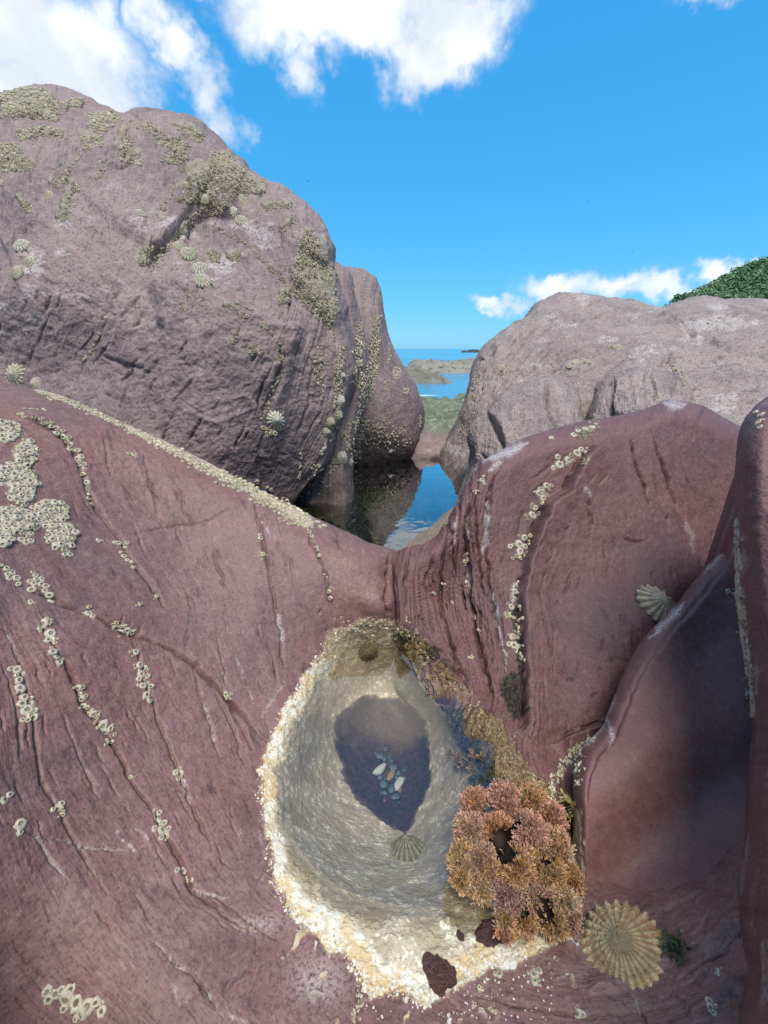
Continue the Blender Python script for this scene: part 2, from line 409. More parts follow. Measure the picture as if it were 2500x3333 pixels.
def stri(s, al, seed): # layered bedding relief
    q = np.stack([s * 9, al * .9, s * 0 + seed], -1); q2 = np.stack([s * 30, al * 1.6, s * 0 + seed + 5], -1)
    return fbm(q, 1, 3, .6, 11) * .65 + fbm(q2, 1, 3, .6, 21) * .35
#==ROCKS==
# ---- the basin: left mound, saddle, pool bowl and the near floor, one bedrock sheet
WATER = [(1195,2086),(1130,2106),(1062,2176),(1010,2260),(962,2364),(930,2450),(918,2530),(917,2610),(919,2682),(940,2755),(972,2808),(1040,2880),(1171,2955),(1304,2985),(1450,2990),(1560,3010),(1640,3000),(1700,2900),(1700,2750),(1640,2620),(1605,2563),(1596,2510),(1529,2390),(1430,2271),(1350,2178),(1264,2099)]
CRUST = [(1090,2040),(1065,2075),(1052,2120),(979,2218),(926,2291),(880,2404),(850,2497),(846,2596),(856,2682),(876,2755),(880,2870),(946,2987),(1019,3030),(1059,3070),(1118,3113),(1178,3199),(1211,3253),(1297,3233),(1364,3275),(1463,3233),(1516,3199),(1596,3153),(1682,3127),(1800,3080),(1900,2960),(1880,2800),(1830,2649),(1788,2563),(1695,2483),(1642,2384),(1582,2311),(1516,2238),(1437,2192),(1383,2139),(1344,2052),(1264,2013),(1171,2020)]
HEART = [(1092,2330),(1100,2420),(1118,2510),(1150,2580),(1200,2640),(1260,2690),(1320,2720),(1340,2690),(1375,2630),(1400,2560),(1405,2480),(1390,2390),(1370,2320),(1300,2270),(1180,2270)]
F_TOP = [(-450,1160),(-200,1200),(0,1240),(130,1272),(300,1332),(500,1420),(700,1520),(900,1622),(1050,1695),(1150,1742),(1215,1772),(1270,1786),(1340,1800),(1450,1850),(1700,1900),(2100,1950),(2500,1950),(2900,1950)]
F_BOT = [(-450,3850),(-200,3850),(0,3850),(130,3850),(300,3850),(500,3850),(700,3850),(900,3850),(1050,3850),(1150,3850),(1215,3850),(1270,3850),(1340,3850),(1450,3850),(1700,3850),(2100,3850),(2500,3850),(2900,3850)]
fc = [yp(-900,1120,.27), yp(-450,1160,.275), yp(-200,1200,.285), yp(0,1240,.29), yp(300,1332,.315), yp(500,1420,.32), yp(700,1520,.32), yp(900,1622,.315), yp(1050,1695,.305), yp(1150,1742,.30), yp(1270,1786,.295),
      yp(-900,1800,.13), yp(-900,2800,.05), yp(-900,4100,.01), yp(-450,2200,.10), yp(0,1700,.195), yp(300,1700,.24), yp(600,1800,.26), yp(0,2200,.13), zp(0,2700,.062), zp(0,3333,.02), zp(0,4100,.012),
      yp(500,2000,.205), yp(250,2100,.158), zp(500,2500,.03), zp(250,2500,.05), zp(300,3000,.026), zp(600,3333,.014), zp(600,2900,.014), zp(1250,3333,.008), zp(1250,4100,.012), zp(800,2000,.048), zp(950,1850,.062), zp(1150,1880,.052), zp(1100,1960,.036), zp(780,2350,.016), zp(750,2650,.012), zp(800,3050,.008), zp(1000,3200,.006),
      zp(1800,3333,.010), zp(1800,3150,.006), zp(2050,3100,.006), zp(2100,3333,.018), zp(2350,3200,.03), zp(2300,2950,.022), zp(2450,3333,.04), zp(2700,3200,.07), zp(3400,3200,.12), zp(2700,4100,.04), zp(3400,4100,.05),
      zp(1270,1960,.034), zp(1900,2960,.003), zp(1900,2500,-.05), zp(1750,2300,-.04), zp(2200,2500,-.07), zp(2250,2620,-.045), zp(2050,2780,-.025), zp(2330,2845,.013), zp(2450,2745,.024), zp(2180,2930,.006), zp(2700,2700,-.02), zp(3400,2500,-.03), yp(1700,2000,.36), yp(2500,2000,.36), yp(3400,1950,.36), yp(1400,1950,.34), yp(1480,2080,.315), yp(1560,2200,.28), yp(1350,2060,.275), yp(1330,1880,.325)]
for i, (x, y) in enumerate(WATER):
    if not 16 <= i <= 19: fc.append(zp(x, y, 0.0 if i < 20 else (-.004 if i == 25 else -.012)))
for i in (1, 3, 5, 7, 9, 11, 13, 15): 
    x, y = CRUST[i] if i < 4 else CRUST[i + 1]; 
fc += [zp(1065,2075,.014), zp(979,2218,.0075), zp(880,2404,.006), zp(846,2596,.005), zp(870,2755,.004), zp(930,2960,.003), zp(1100,3100,.003), zp(1300,3235,.004), zp(1600,3150,.003), zp(1190,2030,.018)]
fc += [zp(1230,2140,-.018), zp(1090,2300,-.034), zp(1000,2500,-.022), zp(1010,2650,-.022), zp(1100,2780,-.022), zp(1310,2860,-.022), zp(1440,2780,-.022), zp(1460,2560,-.036), zp(1400,2300,-.038), zp(1300,2200,-.036),
       zp(1110,2420,-.052), zp(1200,2640,-.055), zp(1320,2715,-.050), zp(1400,2500,-.055), zp(1250,2480,-.066), zp(1280,2580,-.066), zp(1240,2330,-.06), zp(1560,2700,-.012), zp(1580,2880,-.006)]
g = patch(F_BOT, F_TOP, fc, 4.0, 110, .045, 2.4, (.03, -.05, 6), hem=(('u0', (-.09, -.01, -.008), 12), ('u1', (.09, 0, -.006), 12), ('v0', (0, -.09, -.006), 12)))
L1 = [(0,2017),(72,2176),(108,2328),(145,2540),(246,2742),(330,2900)]
L2 = [(94,1952),(145,2060),(231,2190),(268,2285),(304,2335),(354,2386),(427,2540),(499,2648),(571,2778),(622,2894),(723,2981),(830,3040)]
L3 = [(405,2060),(456,2162),(492,2277),(578,2496),(629,2634),(700,2800)]
L4 = [(60,1905),(166,1952),(290,1995),(405,2060),(521,2104),(622,2162),(694,2227),(766,2306),(870,2420)]
L5 = [(36,1337),(181,1395),(239,1468),(282,1576),(304,1634),(383,1750),(434,1836),(506,1923),(560,2010)]
L6 = [(803,1598),(839,1670),(868,1815),(897,1959),(918,2068),(926,2227)]
L7 = [(991,1706),(1041,1815),(1070,1908),(1077,1995)]
L8 = [(1268,1800),(1266,1880),(1262,1960),(1268,2030)]
gd = guide([(0, [(0,2400),(60,2600),(150,2850),(350,3150),(600,3400)]), (.5, L1), (1.3, L2), (1.9, L3), (2.4, [(560,2100),(640,2240),(720,2460),(800,2700)]),
            (1.6, [(-100,1500),(60,1650),(180,1850),(330,2000)]), (2.2, L5), (3.0, [(450,1480),(560,1640),(640,1850),(720,2080),(800,2260)]), (3.6, L6), (4.0, L7), (4.4, L8), (2.6, [(-300,1250),(-100,1280)]),
            (2.0, [(850,2950),(1000,3150),(1150,3300)]), (1.2, [(700,3250),(900,3500)]), (2.6, [(1400,3300),(1700,3400)]), (3.1, [(1600,3200),(2000,3250),(2350,3100),(2450,2900)]), (2.6, [(1900,3400),(2300,3300),(2500,3100)])])
GS = gd(np.stack([g['PX'], g['PY']], -1)); GA = (g['PX'] * .35 + g['PY']) / 260
wsd = poly_sd(g['PX'], g['PY'], WATER); csd = poly_sd(g['PX'], g['PY'], CRUST)
nz = fbm(g['P'], 95, 4, .6, 3); nz2 = fbm(g['P'], 330, 3, .6, 8)
edge = csd + 26 * nz + 12 * nz2
crust = sstep(edge, -4, 7)
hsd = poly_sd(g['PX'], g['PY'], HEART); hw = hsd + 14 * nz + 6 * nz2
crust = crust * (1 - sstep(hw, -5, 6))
flecks = sstep(fbm(g['P'], 260, 3, .6, 31), .34, .44) * sstep(g['PY'], 2950, 3100) * sstep(csd, -190, -20) * (csd < 0)
crust = np.maximum(crust, flecks)
wide_ = 40 + 45 * sstep(g['PY'], 2820, 3000)
rimm = sstep(csd + 34 * nz + 14 * nz2, wide_ + 26, wide_ - 12) * (1 - sstep(g['PX'], 1330, 1420) * sstep(g['PY'], 3080, 2950)) * sstep(g['PY'], 2040, 2180)
shoreline = np.exp(-((wsd + 16) / 26) ** 2) * sstep(g['PX'], 1330, 1200)      # ochre film just above the water
rightbrown = .6 * sstep(g['PX'], 1250, 1400) * sstep(g['PY'], 3000, 2700) * sstep(wsd, 90, -10)
topbrown = sstep(g['PY'], 2260, 2080) * sstep(wsd, 30, -20) * .75
alg = np.maximum(np.maximum(rightbrown, topbrown), .55 * shoreline * (1 - rimm))
vein = np.zeros_like(g['PX'])
h = .0022 * fbm(g['P'], 22, 3, .5, 1) + .0007 * fbm(g['P'], 75, 3, .55, 2)
band = 1 - crust; crack_shade = np.zeros_like(crust)
h += .00042 * stri(GS, GA, 3) * band * (.5 + .5 * sstep(-csd, 0, 300)) + .00014 * fbm(g['P'], 420, 2, .6, 12)
for ln, w_, dp, sd in ((L1, 7, 9, 1), (L2, 8, 12, 2), (L3, 7, 8, 3), (L4, 11, 20, 4), (L5, 8, 9, 5), (L6, 6, 6, 6), (L7, 6, 7, 7), (L8, 6, 12, 8),
        ([(460,1470),(480,1530),(520,1690)], 4, 5, 9), ([(330,1400),(350,1500),(366,1560)], 4, 5, 10), ([(560,1580),(610,1680),(640,1720)], 4, 4, 11), ([(690,1790),(735,1915)], 5, 5, 12), ([(690,1790),(770,1840)], 3, 3, 20), ([(380,1745),(560,1720),(690,1690),(790,1640)], 3, 3.5, 13),
        ([(700,2060),(745,2250)], 4, 5, 14), ([(622,2170),(716,2460)], 6, 7, 15), ([(690,2240),(760,2380),(800,2500)], 5, 7, 16), ([(740,2300),(830,2450)], 5, 7, 17), ([(22,2677),(116,2721),(174,2815),(224,2865)], 7, 6, 18), ([(116,2713),(275,2757),(405,2771)], 6, 6, 19),
        ([(506,3068),(571,3140),(651,3198),(716,3292)], 7, 6, 21), ([(0,2140),(60,2300),(75,2500)], 5, 5, 22), ([(200,2300),(260,2460),(330,2620)], 5, 5, 23), ([(330,2480),(390,2600)], 4, 4, 24), ([(620,2880),(800,2990),(930,3080)], 6, 5, 25),
        ([(1178,3180),(1165,3260),(1150,3400)], 8, 9, 26), ([(1500,3230),(1900,3300),(2300,3250)], 8, 8, 27), ([(2060,3230),(2090,3300),(2110,3370)], 7, 8, 28), ([(2180,3200),(2350,3100),(2420,3000)], 9, 12, 29), ([(1930,2990),(2180,2960),(2330,2860)], 7, 9, 30)):
    hh, m = crack(g, ln, w_ * .8, dp * 1.5, 5, .15, sd); h += hh; crack_shade = np.maximum(crack_shade, .42 * min(1, dp / 11) * m ** 2)  # shade inside the cracks painted as dark colour
hh, m = auto_cracks(g, gd, [(0,1300),(300,1380),(900,1680),(1180,1800),(1180,1980),(880,2300),(820,2700),(900,3100),(1100,3330),(0,3330)], 85, 40, 190, 3.0, 7, 501); h += hh; crack_shade = np.maximum(crack_shade, .38 * m ** 2)
hh, m = auto_cracks(g, gd, [(1500,3200),(2400,3000),(2480,3333),(1300,3333)], 16, 60, 200, 3.4, 8, 502); h += hh; crack_shade = np.maximum(crack_shade, .4 * m ** 2)
h += ledge(g, L4, 14, 120, 9, 6, 3) + ledge(g, [(723,2981),(622,2894),(571,2778),(499,2648),(427,2540)], 6, 60, 8, 5, 4) + ledge(g, [(2420,2980),(2330,3060),(2200,3130),(2060,3200),(1900,3240)], 22, 70, 12, 8, 6) + ledge(g, [(2500,3150),(2380,3230),(2250,3333)], 26, 80, 12, 8, 7)
for ln, w_, am, sd in (([(0,2017),(72,2176),(108,2328)], 7, .8, 1), ([(22,2677),(116,2721),(174,2815),(224,2865)], 8, .9, 18), ([(116,2713),(275,2757),(405,2771)], 7, .9, 19), ([(362,2692),(434,2771)], 9, .9, 2), ([(440,2700),(500,2760)], 8, .6, 3),
        ([(506,3068),(571,3140),(651,3198),(716,3292)], 10, .8, 21), ([(571,2489),(629,2627)], 8, .9, 5), ([(629,2222),(680,2340),(716,2460)], 6, .9, 15), ([(800,1600),(850,1680),(880,1750)], 6, .7, 6), ([(905,1975),(924,2110)], 6, .9, 6), ([(760,2130),(830,2290)], 5, .6, 8),
        ([(270,1500),(290,1600)], 6, .8, 5), ([(622,2894),(720,2930),(745,2925)], 8, .8, 25), ([(230,2420),(330,2570)], 4, .5, 9), ([(700,2100),(745,2260)], 4, .5, 10), ([(780,2680),(775,2860)], 10, .35, 11), ([(848,2640),(860,2900)], 6, .5, 12), ([(850,2330),(930,2210)], 12, .4, 13), ([(2060,3230),(2110,3370)], 9, .5, 14), ([(560,3200),(590,3260),(640,3170)], 22, .6, 15), ([(700,3290),(800,3330)], 14, .5, 16)):
    _, m = crack(g, ln, w_ * .75, 1, 6, .2, sd); vein = np.maximum(vein, .72 * am * m * sstep(nz2 + nz, -.5, .35))
pale_spot = np.exp(-(((g['PX'] - 1034) / 90) ** 2 + ((g['PY'] - 3190) / 70) ** 2)); vein = np.maximum(vein, .45 * pale_spot)  # glare patch painted as pale colour into the vein mask
pale_spot = np.exp(-(((g['PX'] - 850) / 80) ** 2 + ((g['PY'] - 3010) / 30) ** 2)); vein = np.maximum(vein, .35 * pale_spot)
clump = np.zeros_like(crust); ix = np.nonzero(((g['PX'] < 300) & (g['PY'] < 1840) & (g['PY'] > 1340)).ravel())[0]
cx1, cy1 = g['PX'].ravel()[ix], g['PY'].ravel()[ix]; cm = np.full(len(ix), -9.)
for ex, ey, rx, ry in ((25,1405,45,35),(85,1475,38,45),(40,1545,60,40),(95,1565,30,35),(70,1610,45,30),(60,1690,75,50),(160,1670,60,45),(200,1745,48,45),(15,1750,25,25)): cm = np.maximum(cm, 1 - np.hypot((cx1 - ex) / rx, (cy1 - ey) / ry))
clump.ravel()[ix] = sstep(cm + .3 * nz.ravel()[ix], -.05, .12)
dd, tt = seg_dist(g['PX'], g['PY'], [(120,1268),(300,1340),(500,1432),(640,1505),(800,1585),(930,1655),(1000,1702)])
clump = np.maximum(clump, sstep(dd + 14 * nz + 8 * nz2, 8 + 20 * tt, 2 + 12 * tt) * .9)
crust = np.maximum(crust, clump * .85); rimm = np.where(clump > .1, .28, rimm); alg = np.where(clump > .1, .12, alg)
h += clump * (.0008 + .0008 * nz2)
lump = (crust - .85 * clump).clip(0) * (.0013 * np.maximum(0, fbm(g['P'], 150, 4, .6, 15) + .35) + .0006 * fbm(g['P'], 520, 2, .6, 16)) * sstep(-wsd, -60, 10)
lump += (crust - .85 * clump).clip(0) * .0004 * fbm(g['P'], 180, 4, .6, 17)
h += lump + (crust - .85 * clump).clip(0) * .0006
push(g, h)
BED = finish(g, 'bedrock', M['mound'], kind='structure', masks=dict(vein=vein * (1 - crust), crust=crust, rim=rimm, algae=alg, dark=np.maximum(.82 * sstep(hw, -3, 14), crack_shade)), strata=GS, along=GA)  # dark: deep shade of the pool floor painted in, with the cracks' shade
gF = g

# ---- red rock right of the pool
C1 = [(1284,2060),(1280,1960),(1276,1880),(1282,1800),(1340,1778),(1410,1748),(1455,1695),(1488,1625),(1528,1560),(1572,1503),(1640,1462),(1720,1422),(1820,1392),(1900,1372),(2020,1352),(2100,1332),(2170,1303),(2250,1312),(2330,1345),(2440,1400),(2600,1480)]
C0 = [(1300,2130),(1370,2230),(1430,2310),(1500,2400),(1560,2490),(1600,2570),(1640,2640),(1700,2700),(1760,2720),(1820,2740),(1880,2740),(1940,2740),(2000,2720),(2060,2700),(2120,2660),(2200,2620),(2280,2580),(2380,2520),(2460,2450),(2560,2380),(2700,2300)]
cc = [zp(1284,2060,.022), zp(1276,1880,.048), zp(1282,1800,.057), yp(1340,1778,.297), yp(1410,1748,.30), yp(1455,1695,.305), yp(1488,1625,.315), yp(1528,1560,.325), yp(1572,1503,.335), yp(1720,1422,.355), yp(1900,1372,.375), yp(2170,1303,.39), yp(2330,1345,.39), yp(2600,1480,.39),
      zp(1350,2178,.0), zp(1430,2271,.0), zp(1529,2390,.0), zp(1596,2510,.0), zp(1300,2130,-.010), zp(1430,2310,-.013), zp(1560,2490,-.016), zp(1640,2640,-.016), zp(1760,2720,-.015), yp(2000,2720,.14), yp(2300,2580,.20), yp(2150,2300,.215), yp(2320,2250,.235), yp(2320,2000,.275),
      yp(1400,1950,.278), yp(1480,2080,.248), yp(1580,2250,.206), yp(1560,1750,.298), yp(1600,1950,.266), yp(1680,2200,.212), yp(1750,1700,.315), yp(1800,1950,.268), yp(1830,2200,.214), yp(1800,2420,.172), yp(2000,1600,.335), yp(2050,1900,.272), yp(1980,2250,.200), yp(2150,1980,.25), yp(2200,1600,.345), yp(2320,1750,.33), yp(2600,1900,.30), yp(1700,2450,.160)]
g = patch(C0, C1, cc, 4.0, 75, .035, 2.5, (.03, -.06, 6), hem=(('u1', (.08, .03, -.006), 10),))
S1 = [(1470,1720),(1440,1820),(1430,1960),(1470,2100),(1530,2250)]; S2 = [(1542,1565),(1518,1722),(1524,1903),(1560,2100),(1610,2280)]; S3 = [(1610,1520),(1578,1710),(1590,1903),(1627,2084),(1655,2250)]
FOLD = [(2000,1415),(1934,1457),(1886,1499),(1850,1559),(1838,1595),(1777,1638),(1741,1710),(1705,1825),(1684,1933),(1697,2084),(1699,2204),(1700,2320),(1705,2450)]
gd = guide([(0, [(1300,1800),(1290,1950),(1300,2080)]), (.5, [(1360,1790),(1350,1900),(1370,2060)]), (1.0, S1), (1.8, S2), (2.4, S3), (3.2, FOLD), (4.1, [(2055,1439),(2079,1535),(2115,1644),(2120,1900)]), (4.6, [(2133,1421),(2169,1541),(2230,1700)]), (3.7, [(1898,1626),(1916,1734),(1900,2000),(1950,2300)]), (5.2, [(2300,1420),(2330,1600),(2400,1800)])])
GS = gd(np.stack([g['PX'], g['PY']], -1)); GA = (g['PY'] - .2 * g['PX']) / 260
wcr = poly_sd(g['PX'], g['PY'], CRUST)
leftz = sstep(g['PX'] - (g['PY'] - 1700) * .22, 1640, 1540)
h = .0026 * fbm(g['P'], 17, 3, .5, 41) + .0007 * fbm(g['P'], 80, 3, .55, 42) + .00018 * fbm(g['P'], 380, 2, .6, 43)
fs = np.stack([GS * 62, GA * 1.2, GS * 0 + 3], -1); h += (.0004 + .0028 * leftz) * stri(GS, GA, 7) + (.0001 + .0014 * leftz) * fbm(fs, 1, 2, .6, 47, True)
cd = np.zeros_like(h); h += ledge(g, FOLD[::-1], 52, 170, 6, 8, 5)
h += ledge(g, [(1789,2428),(1862,2385),(1994,2325),(2040,2290)], 24, 60, 7, 6, 8)
h += ledge(g, [(1975,2160),(1960,2120),(1990,2100),(2060,2080)], 7, 50, 6, 6, 18)
for ln, w_, dp, sd in ((S1, 7, 12, 1), (S2, 8, 16, 2), (S3, 7, 10, 3), (FOLD, 8, 14, 4), ([(2050,1420),(2058,1470),(2079,1535),(2100,1600),(2125,1680)], 4, 14, 5), ([(2130,1405),(2145,1480),(2169,1541),(2185,1600),(2215,1680)], 4.5, 12, 6), ([(1898,1626),(1916,1734)], 5, 10, 7), ([(1420,1790),(1380,1900),(1400,2050)], 6, 10, 8), ([(1500,1640),(1470,1760),(1480,1900)], 5, 9, 9),
        ([(1740,1930),(1780,2100),(1800,2170)], 4, 7, 10), ([(1994,2325),(1862,2385),(1789,2428)], 6, 12, 11), ([(2020,1760),(2090,1770)], 4, 5, 12), ([(1640,1480),(1600,1600),(1590,1700)], 5, 7, 13), ([(1330,1800),(1318,1900),(1330,2010)], 5, 10, 14), ([(1560,1540),(1546,1640),(1555,1800),(1580,1980)], 5, 9, 15)):
    hh, m = crack(g, ln, w_ * .8, dp * 1.7, 6, .15, sd + 50); h += hh; cd = np.maximum(cd, .5 * min(1, dp / 11) * m ** 2)  # cd paints the shade of the fissures as dark colour
hh, m = auto_cracks(g, gd, [(1300,1820),(1480,1680),(1600,1520),(2150,1350),(2330,1420),(2350,1700),(2000,2200),(1850,2380),(1720,2400),(1560,2240),(1330,2050)], 60, 30, 150, 2.8, 9, 503); h += hh; cd = np.maximum(cd, .45 * m ** 2)
hh, m = auto_cracks(g, gd, [(1300,1820),(1480,1680),(1590,1540),(1640,1750),(1680,2200),(1560,2240),(1330,2050)], 40, 60, 240, 3.2, 14, 513); h += hh; cd = np.maximum(cd, .5 * m ** 2)
vein = np.zeros_like(h)
for ln, w_, am, sd in (([(1572,1505),(1640,1475),(1720,1440)], 14, .75, 1), ([(1590,1530),(1640,1500)], 8, .6, 9), ([(1530,1650),(1520,1780)], 4, .6, 2), ([(1600,1600),(1580,1710),(1576,1830)], 5, .8, 3), ([(1596,1903),(1640,2120),(1650,2200)], 5, .7, 4), ([(1665,1960),(1680,1890)], 6, .8, 5), ([(2235,1690),(2260,1800)], 10, .35, 6), ([(2160,1310),(2230,1318)], 16, .6, 7), ([(1880,1590),(1905,1620)], 7, .5, 8), ([(1520,1800),(1530,1960)], 4, .7, 10), ([(1490,1680),(1470,1800)], 4, .5, 11)):
    _, m = crack(g, ln, w_, 1, 6, .2, sd + 70); vein = np.maximum(vein, am * m)
nz = fbm(g['P'], 85, 4, .6, 53); nz2 = fbm(g['P'], 300, 3, .6, 54)
crust = sstep(wcr + 34 * nz + 16 * nz2, -4, 8)
holes = sstep(fbm(g['P'], 60, 3, .55, 57), .12, .22)
crust *= 1 - .9 * holes
dk = sstep(-poly_sd(g['PX'], g['PY'], [(1640,2210),(1690,2190),(1706,2260),(1700,2330),(1672,2360),(1645,2300)]) + 22 * nz + 10 * nz2, 6, -8)
dk = np.maximum(dk, sstep(seg_dist(g['PX'], g['PY'], [(1668,1985),(1688,2070),(1692,2200),(1700,2330)])[0] + 10 * nz2 + 6 * nz, 13, 5))
dk = np.maximum(dk, sstep(seg_dist(g['PX'], g['PY'], [(1330,2070),(1400,2130),(1470,2190)])[0] + 30 * nz + 12 * nz2, 22, 8) * .9)
h += crust * (.0012 * np.maximum(0, fbm(g['P'], 170, 4, .6, 55) + .3) + .0004)
h += dk * .0008 * (1 + fbm(g['P'], 500, 2, .6, 56))
push(g, h)
finish(g, 'red_rock', M['red'], 'rounded dark red rock with a long fold rising right of the small pool', 'rock', masks=dict(vein=vein, crust=crust, rim=np.zeros_like(h), algae=crust, dark=np.maximum(dk, cd)), strata=GS, along=GA)

# ---- shaded slab in front of it
D1 = [(1868,3020),(1868,2900),(1866,2780),(1866,2650),(1873,2510),(1898,2440),(1958,2372),(1986,2300),(2010,2240),(2040,2170),(2090,2090),(2150,2020),(2200,1965),(2290,1850),(2340,1800),(2390,1752),(2470,1700)]
D0 = [(1940,3040),(2040,3010),(2120,2980),(2190,2940),(2260,2890),(2320,2850),(2390,2800),(2450,2750),(2520,2700),(2560,2600),(2580,2500),(2600,2400),(2620,2250),(2620,2150),(2620,2000),(2620,1900),(2640,1750)]
dc = [zp(1868,3020,-.004), yp(1868,2900,.098), yp(1866,2780,.108), yp(1866,2650,.121), yp(1873,2510,.136), yp(1898,2440,.146), yp(1958,2372,.156), yp(2010,2240,.172), yp(2090,2090,.191), yp(2200,1965,.207), yp(2290,1850,.222), yp(2390,1752,.236), yp(2470,1700,.245),
      zp(2040,3010,-.002), zp(2190,2940,.003), zp(2320,2850,.010), zp(2450,2750,.022), yp(2000,2600,.125), yp(2100,2450,.140), yp(2200,2300,.158), yp(2300,2100,.187), yp(2300,2600,.124), yp(2450,2300,.152), yp(2560,2600,.118), yp(2620,2000,.185), yp(2000,2850,.104), yp(2150,2800,.107), yp(2620,1850,.20)]
g = patch(D0, D1, dc, 4.2, 70, .018, 2.5, (.02, -.05, 5), hem=(('v0', (.05, 0, -.006), 6), ('u1', (.05, .02, -.004), 6)))
edge_l = D1
h = .0022 * fbm(g['P'], 18, 3, .5, 61) + .0004 * fbm(g['P'], 110, 3, .55, 62)
off = [(x + 42, y + 22) for x, y in D1[3:15]]
hh, m = crack(g, off, 6, 9, 5, .1, 91); h += hh
vein = np.zeros_like(h)
for ln, w_, am, sd in ((D1[5:9], 10, .8, 1), ([(2115,2080),(2210,1985),(2235,1955)], 9, .9, 2), ([(1975,2330),(1995,2400),(1975,2440)], 7, .7, 3), ([(2290,1865),(2330,1825),(2370,1790)], 7, .6, 4)):
    _, m = crack(g, ln, w_, 1, 5, .2, sd + 95); vein = np.maximum(vein, am * m)
nz = fbm(g['P'], 160, 4, .6, 64)
crust = sstep(seg_dist(g['PX'], g['PY'], D1[0:4])[0] + 30 * nz, 24, 10) * sstep(g['PY'], 2560, 2660) * .8
h += crust * .0009 * (1 + fbm(g['P'], 400, 2, .6, 65))
push(g, h)
finish(g, 'rock_slab', M['shade'], 'smooth shaded dark purple rock slab with a sharp slanting upper edge, lower right', 'rock', masks=dict(vein=vein, crust=crust, rim=np.full_like(h, .35), algae=np.full_like(h, .5), dark=np.zeros_like(h)))

# ---- rock cut by the right border
E1 = [(2250,3900),(2330,3500),(2375,3333),(2418,3180),(2404,3000),(2424,2780),(2440,2560),(2450,2400),(2442,2250),(2422,2100),(2402,1950),(2390,1780),(2392,1600),(2398,1480),(2412,1400),(2445,1340),(2505,1292),(2620,1262),(2800,1250)]
E0 = [(3300,3900),(3300,3500),(3300,3333),(3300,3180),(3300,3000),(3300,2780),(3300,2560),(3300,2400),(3300,2250),(3300,2100),(3300,1950),(3300,1780),(3300,1640),(3300,1560),(3300,1500),(3300,1460),(3300,1420),(3300,1380),(3300,1350)]
ec = [yp(2250,3900,.02), yp(2330,3500,.038), yp(2418,3180,.052), yp(2404,3000,.066), yp(2424,2780,.078), yp(2440,2560,.09), yp(2450,2400,.10), yp(2442,2250,.112), yp(2402,1950,.135), yp(2390,1780,.147), yp(2398,1480,.165), yp(2445,1340,.178), yp(2505,1292,.185), yp(2620,1262,.19), yp(2800,1250,.19),
      yp(3300,3900,.01), yp(3300,3000,.04), yp(3300,2250,.085), yp(3300,1780,.12), yp(3300,1350,.16), yp(2600,2250,.095), yp(2600,1700,.138), yp(2600,3000,.052)]
g = patch(E0, E1, ec, 5.0, 90, .03, 2.5, (.03, -.05, 5), hem=(('v0', (.07, .01, -.004), 9), ('u0', (.01, -.07, -.004), 9), ('u1', (.07, .02, -.01), 6)))
h = .0018 * fbm(g['P'], 24, 3, .5, 71) + .0006 * fbm(g['P'], 120, 3, .55, 72)
nz = fbm(g['P'], 200, 3, .6, 73)
crust = sstep(seg_dist(g['PX'], g['PY'], [(2393,1700),(2400,1850),(2404,1950),(2424,2110),(2444,2250),(2450,2330)])[0] + 20 * nz + 12 * fbm(g['P'], 500, 2, .6, 76), 11, 3) * .9
h += crust * .0009 * (1 + nz)
push(g, h)
finish(g, 'upright_rock', M['red'], 'smooth upright purple rock running along the right border of the photo', 'rock', masks=dict(vein=.3 * sstep(fbm(g['P'], 60, 3, .6, 74), .25, .5), crust=crust, rim=np.full_like(h, .55), algae=np.full_like(h, .15), dark=np.zeros_like(h)))

# ---- big boulder, left
T = lambda L: [(x * .7836, 200 + y * .7836) for x, y in L]
BPOLY = (([(0,140),(90,115),(190,108),(260,180),(240,250),(110,230),(0,235)], 260), ([(70,285),(180,270),(265,285),(260,320),(160,310),(80,330)], 110), ([(0,345),(60,340),(140,425),(140,455),(60,460),(0,460)], 150), ([(260,165),(330,150),(370,170),(320,190),(270,200)], 50),
                ([(370,220),(470,200),(510,240),(440,290),(380,295)], 90), ([(335,310),(420,310),(425,350),(345,375)], 50), ([(320,380),(340,385),(270,500),(235,530),(215,510),(260,470)], 70), ([(310,515),(335,525),(280,660),(248,660),(270,590)], 90), ([(440,430),(450,445),(400,495),(385,490)], 26),
                ([(525,310),(555,320),(530,380),(590,405),(605,425),(580,435),(500,410),(480,385)], 80), ([(540,245),(640,270),(690,310),(640,305),(560,275)], 50), ([(645,315),(750,320),(790,350),(780,400),(740,440),(700,420),(660,410),(690,370)], 130), ([(720,260),(800,275),(850,310),(830,340),(760,310)], 55),
                ([(870,365),(960,390),(985,430),(1110,515),(1105,540),(1000,555),(960,600),(900,640),(830,640),(860,590),(745,590),(740,565),(780,540),(780,480),(870,440)], 520), ([(700,400),(760,450),(770,470),(720,455)], 20),
                ([(1270,680),(1310,720),(1375,850),(1400,960),(1400,1060),(1370,1100),(1290,1020),(1210,940),(1210,870),(1240,780)], 420), ([(860,790),(920,785),(915,835),(880,830)], 26), ([(940,795),(1005,795),(995,830),(950,825)], 24), ([(590,770),(640,770),(610,850),(585,850)], 22), ([(1160,670),(1230,655),(1180,710),(1155,710)], 18), ([(1090,590),(1180,585),(1250,600),(1100,620)], 26), ([(85,580),(110,575),(140,610),(120,635),(95,605)], 14), ([(0,480),(20,480),(20,520),(0,520)], 8),
                ([(1160,960),(1210,950),(1200,1000),(1155,1010)], 16), ([(920,1005),(980,1015),(1050,1070),(1000,1060)], 26), ([(1030,1180),(1055,1180),(1060,1215),(1035,1210)], 8), ([(750,1000),(770,1000),(768,1040),(752,1040)], 8), ([(1075,1200),(1090,1190),(1095,1215),(1080,1220)], 5))
